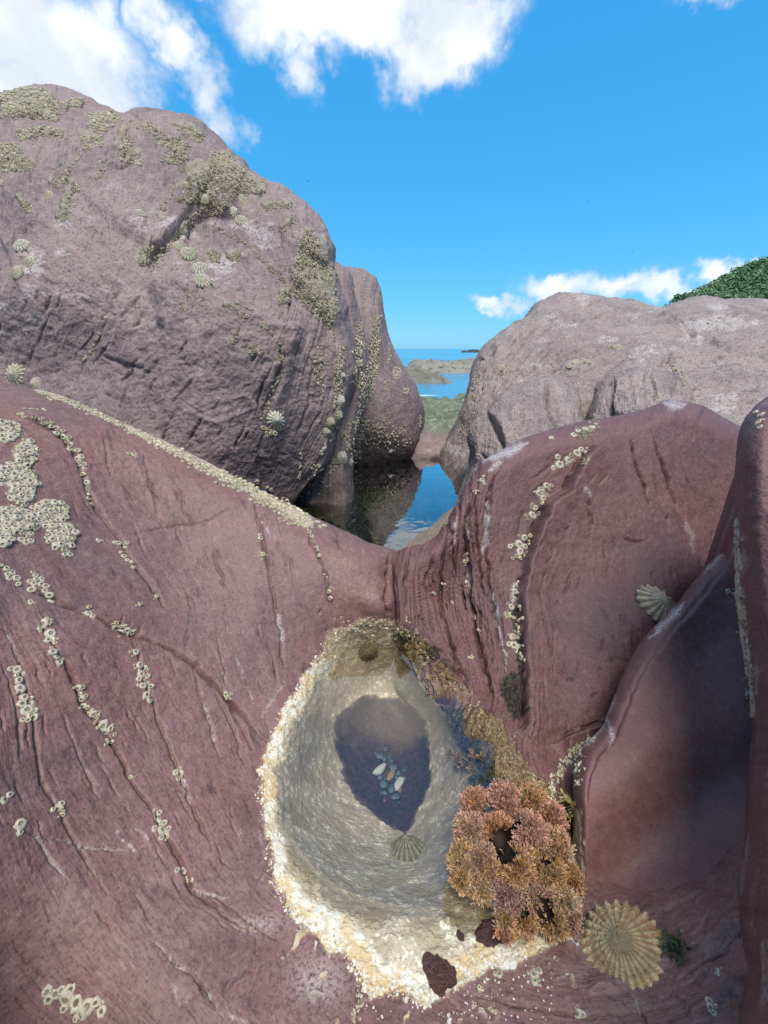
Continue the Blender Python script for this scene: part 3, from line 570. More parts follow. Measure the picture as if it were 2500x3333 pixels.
A1 = [(940,1660),(1000,1560),(1080,1480),(1105,1390),(1140,1290),(1172,1180),(1160,1090),(1128,1000),(1075,850),(1034,725),(1008,690),(955,640),(850,572),(745,505),(690,440),(625,388),(540,366),(440,362),(408,374),(335,345),(250,308),(150,287),(0,310),(-180,350),(-420,430),(-700,600)]
A0 = [(880,1760),(850,1760),(820,1760),(790,1760),(760,1760),(720,1760),(680,1760),(640,1760),(590,1760),(540,1760),(500,1760),(450,1760),(390,1760),(330,1760),(280,1760),(230,1760),(170,1740),(100,1720),(60,1700),(0,1660),(-60,1620),(-140,1580),(-280,1540),(-420,1500),(-560,1450),(-750,1400)]
ac = [yp(940,1660,.605), yp(1000,1560,.615), yp(1080,1480,.63), yp(1140,1290,.66), yp(1172,1180,.68), yp(1128,1000,.72), yp(1075,850,.77), yp(1034,725,.81), yp(955,640,.84), yp(745,505,.90), yp(560,368,.96), yp(420,370,.99), yp(150,287,.99), yp(0,310,.97), yp(-420,430,.92), yp(-700,600,.85),
      yp(880,1760,.585), yp(500,1760,.50), yp(0,1660,.49), yp(-750,1400,.50), yp(700,1500,.53), yp(900,1350,.572), yp(640,1260,.558), yp(300,1450,.525), yp(300,1200,.585), yp(0,1200,.59), yp(-400,1100,.58), yp(1000,1150,.615), yp(850,1000,.612), yp(620,930,.62), yp(350,950,.61), yp(100,950,.605), yp(650,830,.68), yp(400,700,.69), yp(100,750,.685), yp(950,850,.70), yp(850,700,.765), yp(600,560,.83), yp(300,480,.84), yp(80,480,.83)]
g = patch(A0, A1, ac, 4.4, 75, .10, 2.5, (.10, -.14, 8), hem=(('v0', (0, -.02, -.12), 3), ('u1', (-.16, .04, -.02), 9)))
h = .008 * fbm(g['P'], 6.5, 3, .5, 81) + .0035 * fbm(g['P'], 20, 4, .55, 82)
fl = np.stack([g['P'][..., 0] * 22 + g['P'][..., 2] * 14, g['P'][..., 1] * 20, g['P'][..., 2] * 46 - g['P'][..., 0] * 16], -1); h += .0019 * fbm(fl, 1, 4, .6, 83, True) * (.6 + .8 * sstep(fbm(g['P'], 5, 2, .5, 88), -.3, .3)) + .0009 * fbm(fl, 3.4, 3, .6, 84, True)
DG = [(700,620),(640,700),(575,770),(520,830),(470,890)]
h += ledge(g, [(0,790),(120,740),(170,700)], 22, 120, 8, 6, 1) + ledge(g, [(780,720),(690,700),(640,720),(560,790),(500,860)], 36, 200, 8, 8, 2)
h += ledge(g, [(470,930),(560,905),(650,925),(760,1000),(900,1060),(1000,1080)], 44, 260, 22, 8, 3) + ledge(g, [(420,380),(470,440),(560,500),(650,560),(720,600)], 20, 140, 10, 10, 18) + ledge(g, [(1060,870),(980,830),(900,760),(820,720)], 18, 120, 10, 10, 19)
h += ledge(g, T([(1390,1130),(1300,1030),(1205,900),(1215,800),(1260,690)]), 20, 120, 8, 8, 14) + ledge(g, [(502,1215),(420,1190),(345,1160)], 7, 90, 6, 8, 15) + ledge(g, [(200,1310),(260,1220),(340,1080),(400,930)], 16, 140, 12, 10, 16) + ledge(g, [(0,620),(140,560),(260,430)], 12, 110, 10, 10, 17)
h += ledge(g, [(700,710),(800,790),(900,880),(960,960),(1080,1090)], 14, 90, 8, 8, 4)
for ln, w_, dp, sd in ((DG, 9, 26, 1), ([(345,560),(400,582),(450,555)], 7, 16, 2), ([(330,1150),(400,1190),(500,1200)], 4, 9, 3), ([(905,1120),(912,1200),(880,1290),(855,1370)], 7, 14, 4), ([(855,1400),(840,1500),(860,1600)], 5, 8, 5), ([(680,1130),(680,1300)], 4, 7, 6), ([(120,760),(150,720),(100,790),(110,850)], 6, 12, 7), ([(240,420),(180,560),(100,700)], 10, 12, 8), ([(410,375),(470,420),(520,470)], 7, 12, 9), ([(400,930),(340,1080),(260,1220),(200,1310)], 7, 9, 10), ([(530,1400),(600,1350)], 4, 8, 12), ([(1020,1140),(1010,1300),(960,1450)], 5, 7, 13)):
    hh, m = crack(g, ln, w_, dp, 8, .15, sd + 110); h += hh
gd = guide([(0, [(200,300),(150,500),(60,760)]), (1, [(420,380),(330,620),(250,900),(120,1200)]), (2, [(620,400),(600,700),(480,950),(300,1250)]), (3, [(850,600),(800,760),(900,950),(760,1250),(560,1600)]), (4, [(1030,760),(1060,950),(1000,1200),(850,1600)]), (4.6, [(1120,1020),(1150,1180),(1080,1400),(940,1620)])])
GS = gd(np.stack([g['PX'], g['PY']], -1)); GA = (g['PY'] - .1 * g['PX']) / 300
h += .0016 * stri(GS, GA, 13) * (1 + 1.2 * sstep(g['PX'], 850, 1050))
hh, mA = auto_cracks(g, gd, [(20,350),(400,420),(700,520),(1000,760),(1120,1100),(1000,1500),(700,1550),(0,1200)], 70, 40, 200, 3.2, 12, 504); h += hh
q = np.stack([g['PX'] / 60 + g['PY'] / 95, g['PY'] / 34 - g['PX'] / 70, g['PX'] * 0], -1)
pit = fbm(q, 1, 3, .6, 85); h -= .0018 * sstep(pit, .2, .5)
vein = .55 * sstep(fbm(np.stack([g['PX'] / 120, g['PY'] / 40, g['PX'] * 0 + 3], -1), 1, 4, .6, 86), .2, .5) * np.exp(-(((g['PY'] - 900 + .1 * g['PX']) / 170) ** 2))
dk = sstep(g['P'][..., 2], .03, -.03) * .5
BP = [T(q) for q, n in BPOLY]; crust = np.zeros_like(h); nzp = fbm(np.stack([g['PX'] / 26, g['PY'] / 26, g['PX'] * 0], -1), 1, 3, .6, 303)
for q in BP:
    qa = np.array(q); ix = np.nonzero(((g['PX'] > qa[:, 0].min() - 20) & (g['PX'] < qa[:, 0].max() + 20) & (g['PY'] > qa[:, 1].min() - 20) & (g['PY'] < qa[:, 1].max() + 20)).ravel())[0]
    v_ = sstep(poly_sd(g['PX'].ravel()[ix], g['PY'].ravel()[ix], q) + 22 * nzp.ravel()[ix], 0, 9); crust.ravel()[ix] = np.maximum(crust.ravel()[ix], v_)
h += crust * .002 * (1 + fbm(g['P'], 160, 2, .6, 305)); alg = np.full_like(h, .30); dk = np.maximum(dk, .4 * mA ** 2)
for ln in (DG, [(905,1120),(912,1200),(880,1290),(855,1370)], [(345,560),(400,582),(450,555)]): dk = np.maximum(dk, .6 * crack(g, ln, 8, 1, 8, .15, 111)[1] ** 2)  # shade of the fractures and main cracks painted into dk
push(g, h)
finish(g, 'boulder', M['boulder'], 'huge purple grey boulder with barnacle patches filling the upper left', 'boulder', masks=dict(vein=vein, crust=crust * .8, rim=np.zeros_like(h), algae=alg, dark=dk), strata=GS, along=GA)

# ---- undercut buttress between the boulder and the pillar
B1c = [(1030,1720),(1100,1700),(1154,1662),(1150,1560),(1153,1480),(1172,1380),(1205,1250),(1190,1100),(1160,980),(1128,880),(1085,855),(1020,860)]
B0c = [(850,1760),(860,1700),(880,1640),(890,1560),(900,1480),(920,1380),(940,1250),(950,1100),(950,1000),(940,950),(920,920),(900,900)]
bc = [zp(1030,1720,-.045), zp(1100,1695,-.04), zp(1154,1660,-.033), yp(1150,1560,.655), yp(1153,1480,.67), yp(1172,1380,.70), yp(1205,1250,.735), yp(1190,1100,.77), yp(1160,980,.80), yp(1128,880,.84), yp(1020,860,.86), yp(850,1760,.68), yp(890,1560,.70), yp(940,1250,.74), yp(950,1000,.80), yp(900,900,.84), yp(1050,1560,.66), yp(1060,1650,.635)]
g = patch(B0c, B1c, bc, 4.2, 42, .09, 2.5, (.06, -.08, 6))
h = .006 * fbm(g['P'], 9, 3, .5, 91) + .002 * fbm(g['P'], 40, 4, .55, 92)
gd = guide([(0, [(950,1650),(1000,1400),(1060,1200),(1040,950)]), (1, [(1060,1650),(1080,1450),(1130,1200),(1110,950)]), (2, [(1150,1640),(1150,1450),(1195,1250),(1160,1000)])])
GS = gd(np.stack([g['PX'], g['PY']], -1)); GA = g['PY'] / 300
h += .004 * stri(GS, GA, 23)
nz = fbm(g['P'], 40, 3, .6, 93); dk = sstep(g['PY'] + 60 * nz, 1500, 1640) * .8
push(g, h)
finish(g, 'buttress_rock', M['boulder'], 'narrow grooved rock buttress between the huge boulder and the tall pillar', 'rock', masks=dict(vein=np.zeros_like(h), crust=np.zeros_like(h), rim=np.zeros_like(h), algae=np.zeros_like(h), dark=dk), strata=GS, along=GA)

# ---- tall pillar behind
P1 = [(1340,1540),(1362,1480),(1378,1400),(1376,1330),(1350,1250),(1312,1190),(1275,1120),(1262,1080),(1251,1010),(1240,955),(1225,920),(1185,884),(1130,872),(1090,868),(1040,880)]
P0 = [(1080,1580),(1085,1530),(1090,1480),(1095,1420),(1100,1360),(1100,1310),(1100,1260),(1095,1220),(1090,1180),(1085,1130),(1080,1090),(1070,1050),(1060,1020),(1050,1000),(1040,980)]
pc = [zp(1340,1540,-.07), yp(1362,1480,.93), yp(1378,1400,.95), yp(1350,1250,.98), yp(1275,1120,1.0), yp(1251,1010,1.02), yp(1225,920,1.05), yp(1130,872,1.08), yp(1040,880,1.08), zp(1080,1580,-.07), yp(1095,1420,.85), yp(1100,1260,.88), yp(1080,1090,.92), yp(1040,980,.96), zp(1230,1520,-.04), yp(1250,1400,.885), yp(1270,1300,.90), yp(1200,1100,.93)]
g = patch(P0, P1, pc, 4.0, 45, .12, 2.5, (.08, -.09, 7))
h = .008 * fbm(g['P'], 7, 3, .5, 101) + .0025 * fbm(g['P'], 34, 4, .55, 102)
gd = guide([(0, [(1110,900),(1130,1150),(1120,1500)]), (1, [(1190,900),(1210,1150),(1200,1500)]), (2, [(1240,1000),(1290,1250),(1330,1480)])])
GS = gd(np.stack([g['PX'], g['PY']], -1)); GA = g['PY'] / 300
h += .004 * stri(GS, GA, 33) * sstep(g['PX'], 1300, 1200)
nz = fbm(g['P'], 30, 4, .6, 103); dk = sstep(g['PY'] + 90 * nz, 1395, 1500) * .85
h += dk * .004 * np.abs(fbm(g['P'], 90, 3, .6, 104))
push(g, h)
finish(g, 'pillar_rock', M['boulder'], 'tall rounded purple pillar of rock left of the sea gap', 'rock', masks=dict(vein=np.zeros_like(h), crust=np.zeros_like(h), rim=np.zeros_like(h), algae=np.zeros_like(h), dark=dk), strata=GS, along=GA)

# ---- low saddle closing the gap
J1 = [(1300,1420),(1370,1392),(1400,1402),(1440,1412),(1480,1395),(1540,1370)]
J0 = [(1260,1560),(1320,1545),(1370,1535),(1420,1535),(1470,1545),(1560,1560)]
jc = [yp(1300,1420,1.0), yp(1370,1392,1.02), yp(1400,1402,1.03), yp(1440,1412,1.03), yp(1540,1370,1.0), zp(1260,1560,-.08), zp(1370,1535,-.06), zp(1420,1535,-.06), zp(1560,1560,-.08), yp(1385,1470,.95), yp(1420,1480,.94)]
g = patch(J0, J1, jc, 4.0, 30, .05, 2.5, (.07, -.07, 5))
h = .005 * fbm(g['P'], 10, 3, .5, 111) + .0015 * fbm(g['P'], 60, 3, .55, 112)
nz = fbm(g['P'], 40, 3, .6, 113); push(g, h)
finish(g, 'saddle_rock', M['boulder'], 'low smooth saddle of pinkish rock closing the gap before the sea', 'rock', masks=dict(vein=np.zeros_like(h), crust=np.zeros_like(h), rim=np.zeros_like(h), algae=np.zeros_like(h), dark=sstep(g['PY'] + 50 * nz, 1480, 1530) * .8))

# ---- broad grey rock, right rear
H1 = [(1390,1560),(1420,1478),(1450,1420),(1490,1350),(1522,1262),(1560,1155),(1600,1106),(1645,1070),(1700,1042),(1725,1020),(1762,984),(1830,956),(1920,958),(1990,966),(2100,990),(2150,1003),(2200,986),(2260,972),(2350,970),(2500,985),(2700,990),(3100,1010)]
H0 = [(1440,1660),(1480,1650),(1510,1640),(1540,1620),(1570,1600),(1600,1580),(1640,1560),(1680,1540),(1720,1530),(1760,1520),(1800,1510),(1860,1500),(1930,1490),(2000,1480),(2080,1480),(2150,1480),(2220,1480),(2300,1480),(2400,1480),(2550,1480),(2750,1480),(3100,1480)]
hc = [zp(1390,1560,-.06), yp(1420,1478,.93), yp(1450,1420,.98), yp(1522,1262,1.08), yp(1560,1155,1.14), yp(1645,1070,1.20), yp(1762,984,1.32), yp(1830,956,1.38), yp(1990,966,1.42), yp(2150,1003,1.42), yp(2300,970,1.45), yp(2500,985,1.42), yp(3100,1010,1.35),
      zp(1440,1660,-.06), zp(1500,1600,-.03), yp(1600,1450,.80), yp(1700,1300,.88), yp(1560,1350,.90), yp(1750,1150,1.02), yp(1950,1100,1.08), yp(1900,1300,.80), yp(2100,1350,.72), yp(2300,1300,.74), yp(2350,1200,.86), yp(2300,1080,1.1), yp(2600,1200,.82), yp(2100,1180,.93), yp(3100,1480,.6), yp(2550,1480,.58), yp(2100,1480,.60), yp(1760,1520,.66)]
g = patch(H0, H1, hc, 4.4, 55, .14, 2.5, (.14, -.10, 8), hem=(('v0', (0, -.02, -.08), 3), ('u1', (.16, .04, -.02), 9)))
gd = guide([(0, [(1400,1500),(1530,1280),(1600,1130),(1800,960),(2200,940)]), (1, [(1480,1550),(1600,1300),(1700,1170),(1900,1040),(2200,1030),(2500,1010)]), (2, [(1560,1560),(1690,1330),(1850,1180),(2100,1100),(2400,1100)]), (3, [(1700,1500),(1900,1330),(2150,1200),(2450,1180)]), (4, [(1900,1480),(2150,1350),(2500,1290)])])
GS = gd(np.stack([g['PX'], g['PY']], -1)); GA = (g['PX'] - g['PY']) / 300
h = .016 * fbm(g['P'], 5, 3, .5, 121) + .006 * fbm(g['P'], 18, 4, .55, 122) + .0018 * fbm(g['P'], 70, 3, .6, 123, True)
h += ledge(g, [(1620,1245),(1760,1205),(1900,1185),(2050,1155)], 26, 90, 8, 10, 61) + ledge(g, [(1700,1270),(1870,1232),(2000,1212),(2160,1142)], 24, 80, 8, 10, 62) + ledge(g, [(1780,1040),(1900,1062),(2000,1064),(2110,1042)], 18, 80, 8, 10, 63) + ledge(g, [(2160,1150),(2300,1200),(2480,1230)], 22, 90, 8, 10, 64) + ledge(g, [(2140,1010),(2240,1090),(2380,1110),(2500,1100)], 20, 90, 10, 10, 65) + ledge(g, [(1600,1130),(1680,1120),(1800,1090),(1900,1110)], 16, 70, 8, 10, 66)
h += .008 * stri(GS, GA, 43) * sstep(g['PX'], 1480, 1700)
for ln, w_, dp, sd in (([(1640,1230),(1760,1200),(1900,1180),(2050,1150)], 8, 16, 1), ([(1700,1260),(1870,1230),(2000,1210),(2160,1140)], 7, 14, 2), ([(1830,1050),(1990,1060),(2100,1040)], 6, 12, 3), ([(2150,1010),(2250,1100),(2400,1160)], 9, 14, 4), ([(1560,1180),(1610,1160)], 6, 10, 5)):
    hh, m = crack(g, ln, w_, dp, 10, .15, sd + 150); h += hh
hh, mA = auto_cracks(g, gd, [(1480,1500),(1560,1220),(1800,1000),(2480,1010),(2480,1280),(1900,1330),(1600,1500)], 90, 40, 220, 3.0, 10, 505); h += hh
fs = np.stack([GS * 26 + .8 * fbm(g['P'], 6, 2, .5, 128), GA * 1.4, GS * 0], -1); h += .0042 * fbm(fs, 1, 3, .6, 129, True) * sstep(g['PX'], 1480, 1650)
vein = .5 * sstep(fbm(np.stack([g['PX'] / 90, g['PY'] / 28, g['PX'] * 0 + 3], -1), 1, 4, .6, 126), .2, .5)
dk = sstep(g['PX'] + .45 * (g['PY'] - 1300) + 60 * fbm(g['P'], 14, 3, .5, 124), 1600, 1500) * sstep(g['PY'], 1250, 1420) * .45  # shade on the left flank by the gap put into the colour
dk = np.maximum(dk, sstep(g['P'][..., 2] + .03 * fbm(g['P'], 25, 3, .6, 127), .02, -.035) * .7); dk = np.maximum(dk, .35 * mA ** 2)  # last term paints the fractures' shade
push(g, h)
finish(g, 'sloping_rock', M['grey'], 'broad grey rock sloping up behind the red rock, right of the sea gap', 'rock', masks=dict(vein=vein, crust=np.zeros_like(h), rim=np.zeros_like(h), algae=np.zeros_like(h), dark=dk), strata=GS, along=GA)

# ---- split lump standing against it
U1 = [(1470,1700),(1492,1612),(1520,1530),(1534,1480),(1528,1418),(1542,1380),(1592,1334),(1622,1290),(1686,1254),(1768,1226),(1832,1236),(1884,1286),(1908,1360),(1940,1450)]
U0 = [(1560,1760),(1600,1740),(1630,1700),(1650,1660),(1660,1630),(1680,1610),(1700,1600),(1720,1590),(1740,1580),(1770,1570),(1800,1560),(1830,1550),(1860,1540),(1890,1530)]
uc = [zp(1470,1700,-.03), yp(1492,1612,.60), yp(1534,1480,.63), yp(1542,1380,.66), yp(1622,1290,.71), yp(1768,1226,.75), yp(1884,1286,.72), yp(1940,1450,.62), zp(1560,1760,-.04), yp(1660,1630,.53), yp(1740,1580,.54), yp(1890,1530,.55), yp(1640,1450,.59), yp(1750,1380,.62), yp(1850,1400,.61), yp(1620,1370,.65)]
g = patch(U0, U1, uc, 4.2, 45, .06, 2.5, (.05, -.06, 5))
h = .007 * fbm(g['P'], 11, 3, .5, 131) + .002 * fbm(g['P'], 50, 4, .55, 132)
gd = guide([(0, [(1500,1600),(1560,1400)]), (1, [(1640,1600),(1640,1350)]), (2, [(1760,1550),(1760,1280)]), (3, [(1880,1550),(1850,1280)])])
GS = gd(np.stack([g['PX'], g['PY']], -1)); GA = g['PY'] / 200
for ln, w_, dp, sd in (([(1590,1340),(1640,1440),(1645,1520),(1620,1600)], 8, 40, 1), ([(1770,1235),(1785,1310),(1800,1390),(1802,1450)], 5, 22, 2), ([(1560,1480),(1600,1500),(1590,1540)], 5, 12, 3), ([(1700,1300),(1690,1420)], 5, 8, 4), ([(1500,1600),(1560,1585)], 5, 8, 5)):
    hh, m = crack(g, ln, w_, dp, 8, .15, sd + 170); h += hh
h += ledge(g, [(1600,1620),(1640,1530),(1645,1440),(1592,1345)], 20, 80, 8, 8, 21)
h += .003 * stri(GS, GA, 73) + .0014 * fbm(g['P'], 120, 3, .6, 134, True)
push(g, h)
finish(g, 'split_rock', M['grey'], 'grey rock lump split by a deep vertical crack, below the sloping grey rock', 'rock', masks={k: np.zeros_like(h) for k in ('vein', 'crust', 'rim', 'algae', 'dark')}, strata=GS, along=GA)

# ---- square knob right of the lump
K1 = [(1905,1480),(1920,1330),(1950,1255),(1998,1222),(2060,1196),(2110,1188),(2160,1205),(2215,1228),(2246,1262),(2250,1330),(2270,1420)]
K0 = [(1940,1560),(1970,1540),(2000,1530),(2030,1520),(2060,1515),(2090,1510),(2120,1510),(2150,1510),(2180,1510),(2210,1510),(2240,1520)]
kc = [yp(1905,1480,.62), yp(1920,1330,.70), yp(1998,1222,.745), yp(2110,1188,.76), yp(2215,1228,.73), yp(2250,1330,.67), yp(2270,1420,.62), yp(1940,1560,.56), yp(2240,1520,.55), yp(2080,1300,.64), yp(2000,1350,.645), yp(2180,1350,.63)]
g = patch(K0, K1, kc, 4.2, 40, .06, 2.5, (.05, -.06, 5))
h = .008 * fbm(g['P'], 12, 3, .5, 141) + .0022 * fbm(g['P'], 50, 4, .55, 142)
for ln, w_, dp, sd in (([(1998,1235),(1996,1300),(1990,1360)], 6, 28, 1), ([(2110,1200),(2135,1240),(2140,1320)], 5, 24, 2), ([(2050,1215),(2060,1300)], 4, 9, 3), ([(2200,1240),(2220,1330)], 5, 10, 4)):
    hh, m = crack(g, ln, w_, dp, 7, .15, sd + 190); h += hh
h += ledge(g, [(1996,1360),(1996,1300),(1998,1240),(2040,1220)], 16, 60, 8, 6, 31) + .0022 * fbm(g['P'], 100, 3, .6, 146, True)
dk = .45 * np.exp(-(((g['PX'] - 2195) / 50) ** 2 + ((g['PY'] - 1235) / 30) ** 2)) * (1 + fbm(g['P'], 60, 3, .6, 144))
push(g, h)
finish(g, 'knob_rock', M['grey'], 'blocky grey rock knob with two vertical cracks, right of the split lump', 'rock', masks={**{k: np.zeros_like(h) for k in ('vein', 'crust', 'rim', 'algae')}, 'dark': np.clip(dk, 0, 1)})

# ---- pale ramp at the near edge of the far pool
I1 = [(1285,1830),(1302,1785),(1340,1752),(1390,1712),(1430,1682),(1470,1655),(1500,1640),(1540,1640)]
I0 = [(1330,1860),(1360,1850),(1400,1840),(1440,1820),(1480,1800),(1510,1780),(1540,1760),(1580,1740)]
ic = [zp(1285,1830,-.05), zp(1302,1785,-.032), zp(1340,1752,-.028), zp(1430,1682,-.026), zp(1500,1640,-.01), zp(1540,1640,.0), zp(1330,1860,-.02), zp(1440,1820,.0), zp(1580,1740,.03), zp(1400,1770,-.012), zp(1480,1700,-.002)]
g = patch(I0, I1, ic, 4.0, 30, .03, 2.5, (.04, -.05, 4))
h = .004 * fbm(g['P'], 16, 3, .5, 151) + .0016 * fbm(g['P'], 70, 4, .55, 152)
gd = guide([(0, [(1310,1800),(1480,1680)]), (1, [(1360,1840),(1540,1700)])]); GS = gd(np.stack([g['PX'], g['PY']], -1)) * 2; h += .002 * stri(GS, g['PX'] / 200, 53)
push(g, h)
finish(g, 'ramp_rock', M['tan'], 'small tan rock ramp dipping into the near edge of the far pool', 'rock', masks={k: np.zeros_like(h) for k in ('vein', 'crust', 'rim', 'algae', 'dark')}, strata=GS)

# ------------------------------------------------------------------ water and far setting
def grid_mesh(name, xs, ys, zf, mat):
    X, Y = np.meshgrid(xs, ys); Z = zf(X, Y); n, m = X.shape; i = np.arange(n * m).reshape(n, m)
    return mesh_from(name, np.stack([X, Y, Z], -1), np.stack([i[:-1, :-1], i[:-1, 1:], i[1:, 1:], i[1:, :-1]], -1).reshape(-1, 4), mat=mat), X, Y, Z

def water_material(name, ior, tint, ripple, dist, boost=1.0):
    m, nt, bs, out = new_mat(name); nt.n.remove(bs)
    co = nt.new('ShaderNodeTexCoord').outputs['Object']
    bp = nt.new('ShaderNodeBump'); bp.inputs['Strength'].default_value = 1; bp.inputs['Distance'].default_value = dist
    nt.l.new(nt.noise(co, ripple, 2, .5), bp.inputs['Height'])
    fr = nt.new('ShaderNodeFresnel'); fr.inputs['IOR'].default_value = ior; nt.l.new(bp.outputs[0], fr.inputs['Normal'])
    gl = nt.new('ShaderNodeBsdfGlossy'); gl.inputs['Roughness'].default_value = .0; nt.l.new(bp.outputs[0], gl.inputs['Normal'])
    tr = nt.new('ShaderNodeBsdfTransparent'); tr.inputs['Color'].default_value = (*tint, 1)
    mx = nt.new('ShaderNodeMixShader'); nt.l.new(nt.math('MULTIPLY', fr.outputs[0], boost, clamp=True), mx.inputs[0])
    nt.l.new(tr.outputs[0], mx.inputs[1]); nt.l.new(gl.outputs[0], mx.inputs[2]); nt.l.new(mx.outputs[0], out.inputs[0])
    return m
M['water'] = water_material('pool_water', 1.42, (1.0, .985, .945), 30, .0002, 4.0)
M['water_far'] = water_material('far_pool_water', 1.45, (.55, .56, .46), 26, .0006, 4.0)

# small pool: a sheet with a raised meniscus towards the rock
wp = hermite(np.array(WATER + [WATER[0]], float), np.linspace(0, knots(WATER + [WATER[0]])[-1], 161))[:-1]
W3 = np.array([point(x, y, zp(x, y, 0.0)[2]) for x, y in wp]); cen = W3.mean(0)
rings = [W3 + (W3 - cen) / np.linalg.norm(W3 - cen, axis=1, keepdims=True) * o + np.array([0, 0, dz]) for o, dz in ((.009, .0022), (.0006, .0013), (-.0010, .0007), (-.0028, .00022), (-.0052, 0), (-.012, 0))]
V = np.vstack(rings + [cen[None]]); n = len(W3); q = []
for k in range(5):
    for i in range(n): j = (i + 1) % n; q.append((k * n + i, k * n + j, (k + 1) * n + j, (k + 1) * n + i))
t = [(5 * n + i, 5 * n + (i + 1) % n, 6 * n) for i in range(n)]
add('pool_water', mesh_from('pool_water', V, q, t, M['water']), kind='structure')

me, *_ = grid_mesh('far_pool_water', np.linspace(-.45, .7, 3), np.linspace(.40, 1.02, 3), lambda X, Y: X * 0 - .03, M['water_far'])
add('far_pool_water', me, kind='structure')
m, nt, bs, out = new_mat('pool_floor'); co = nt.new('ShaderNodeTexCoord').outputs['Object']
a = nt.noise(co, 9, 5, .6); b_ = nt.noise(co, 34, 5, .6)
nt.l.new(nt.mix(nt.ramp(b_, .5, .62), nt.mix(nt.ramp(a, .4, .6), (.06, .042, .022), (.17, .11, .045)), (.10, .12, .03)), bs.inputs['Base Color'])
me, *_ = grid_mesh('pool_floor', np.linspace(-.5, .75, 90), np.linspace(.36, 1.08, 60), lambda X, Y: -.10 + .03 * fbm(np.stack([X, Y, X * 0], -1), 9, 3, .5, 201) - .03 * np.exp(-(((X - .02) / .12) ** 2)), m)
add('pool_floor', me, kind='structure')

# bedrock shore under everything, running down to the sea
SEA = -1.3
def shore(X, Y):
    base = np.interp(np.hypot(np.maximum(Y, 0), .3 * X), [0, 1.2, 3, 6, 10, 40], [-.26, -.26, -.42, -.75, -1.9, -6])
    back = np.where(Y < 0, -.26 + .02 * np.abs(Y), base)
    return np.minimum(base, 9) * (Y >= 0) + back * (Y < 0) + .10 * fbm(np.stack([X, Y, X * 0], -1), .8, 3, .5, 210) * sstep(np.hypot(X, Y), 1.2, 3)
xs = np.r_[np.linspace(-40, -4, 19), np.linspace(-3.6, 3.6, 37), np.linspace(4, 40, 19)]; ys = np.r_[np.linspace(-30, -1.5, 16), np.linspace(-1.2, 4, 27), np.linspace(4.5, 44, 30)]
me, *_ = grid_mesh('ground', xs, ys, shore, M['boulder'])
for k in ('vein', 'crust', 'rim', 'algae', 'dark', 'strata', 'along'): fattr(me, k, np.zeros(len(me.vertices)))
add('ground', me, kind='structure')

m, nt, bs, out = new_mat('sea_water'); co = nt.new('ShaderNodeTexCoord').outputs['Object']
x, y, z = nt.sep(co); stretched = nt.comb(nt.math('MULTIPLY', x, .30), y, 0)
wv = nt.noise(stretched, .75, 5, .62); big = nt.noise(stretched, .09, 3, .5)
foam = nt.math('MULTIPLY', nt.ramp(nt.noise(stretched, .55, 5, .7, .4), .61, .68), nt.ramp(y, 55, 22))
nt.l.new(nt.mix(foam, nt.mix(nt.ramp(big, .35, .65), (.03, .20, .36), (.05, .26, .42)), (.7, .75, .78)), bs.inputs['Base Color'])
bs.inputs['Roughness'].default_value = .18; bs.inputs['IOR'].default_value = 1.33
bp = nt.new('ShaderNodeBump'); bp.inputs['Strength'].default_value = .8; bp.inputs['Distance'].default_value = .14; nt.l.new(wv, bp.inputs['Height']); nt.l.new(bp.outputs[0], bs.inputs['Normal'])
me = mesh_from('sea', [(-9000, 4.5, SEA), (9000, 4.5, SEA), (9000, 20000, SEA), (-9000, 20000, SEA)], [(0, 1, 2, 3)], mat=m)
add('sea', me, kind='structure')

def plain(name, cols, scale, rough=.85, bump=.0, dist=.01, spec=.3):
    m, nt, bs, out = new_mat(name); co = nt.new('ShaderNodeTexCoord').outputs['Object']
    n1 = nt.noise(co, scale, 5, .62, .2); n2 = nt.noise(co, scale * 3.7, 4, .62)
    c = nt.mix(nt.ramp(n1, .36, .64), cols[0], cols[1])
    if len(cols) > 2: c = nt.mix(nt.ramp(n2, .52, .66), c, cols[2])
    nt.l.new(c, bs.inputs['Base Color']); bs.inputs['Roughness'].default_value = rough; bs.inputs['Specular IOR Level'].default_value = spec
    if bump:
        bp = nt.new('ShaderNodeBump'); bp.inputs['Strength'].default_value = bump; bp.inputs['Distance'].default_value = dist
        nt.l.new(nt.math('ADD', n1, nt.math('MULTIPLY', n2, .6)), bp.inputs['Height']); nt.l.new(bp.outputs[0], bs.inputs['Normal'])
    return m
# reefs and weedy shore rocks seen through the gap
M['weedrock'] = plain('weedy_rock', ((.10, .115, .065), (.17, .175, .115), (.24, .235, .175)), 4, .8, .8, .05)
M['reef'] = plain('reef_rock', ((.13, .12, .09), (.20, .18, .145), (.07, .07, .045)), .8, .85, .8, .12)
def rockfield(name, x0, x1, y0, y1, n, zf, mat, **kw):
    me, *_ = grid_mesh(name, np.linspace(x0, x1, n), np.linspace(y0, y1, n), zf, mat); return add(name, me, **kw)
def P2(X, Y): return np.stack([X, Y, X * 0], -1)
def envelope(X, Y, x0, x1, y0, y1): 
    u = np.abs(2 * (X - x0) / (x1 - x0) - 1); v = np.abs(2 * (Y - y0) / (y1 - y0) - 1); return sstep(1 - u, 0, .3) * sstep(1 - v, 0, .3)
rockfield('weedy_rock', -.6, 1.3, 2.3, 4.4, 110, lambda X, Y: -.62 + (.26 + .10 * fbm(P2(X, Y), 2.2, 3, .55, 221) + .07 * fbm(P2(X, Y), 7, 4, .6, 222, True)) * envelope(X, Y, -.6, 1.3, 2.3, 4.4), M['weedrock'],
          label='low rock covered in green weed just beyond the gap', cat='rock')
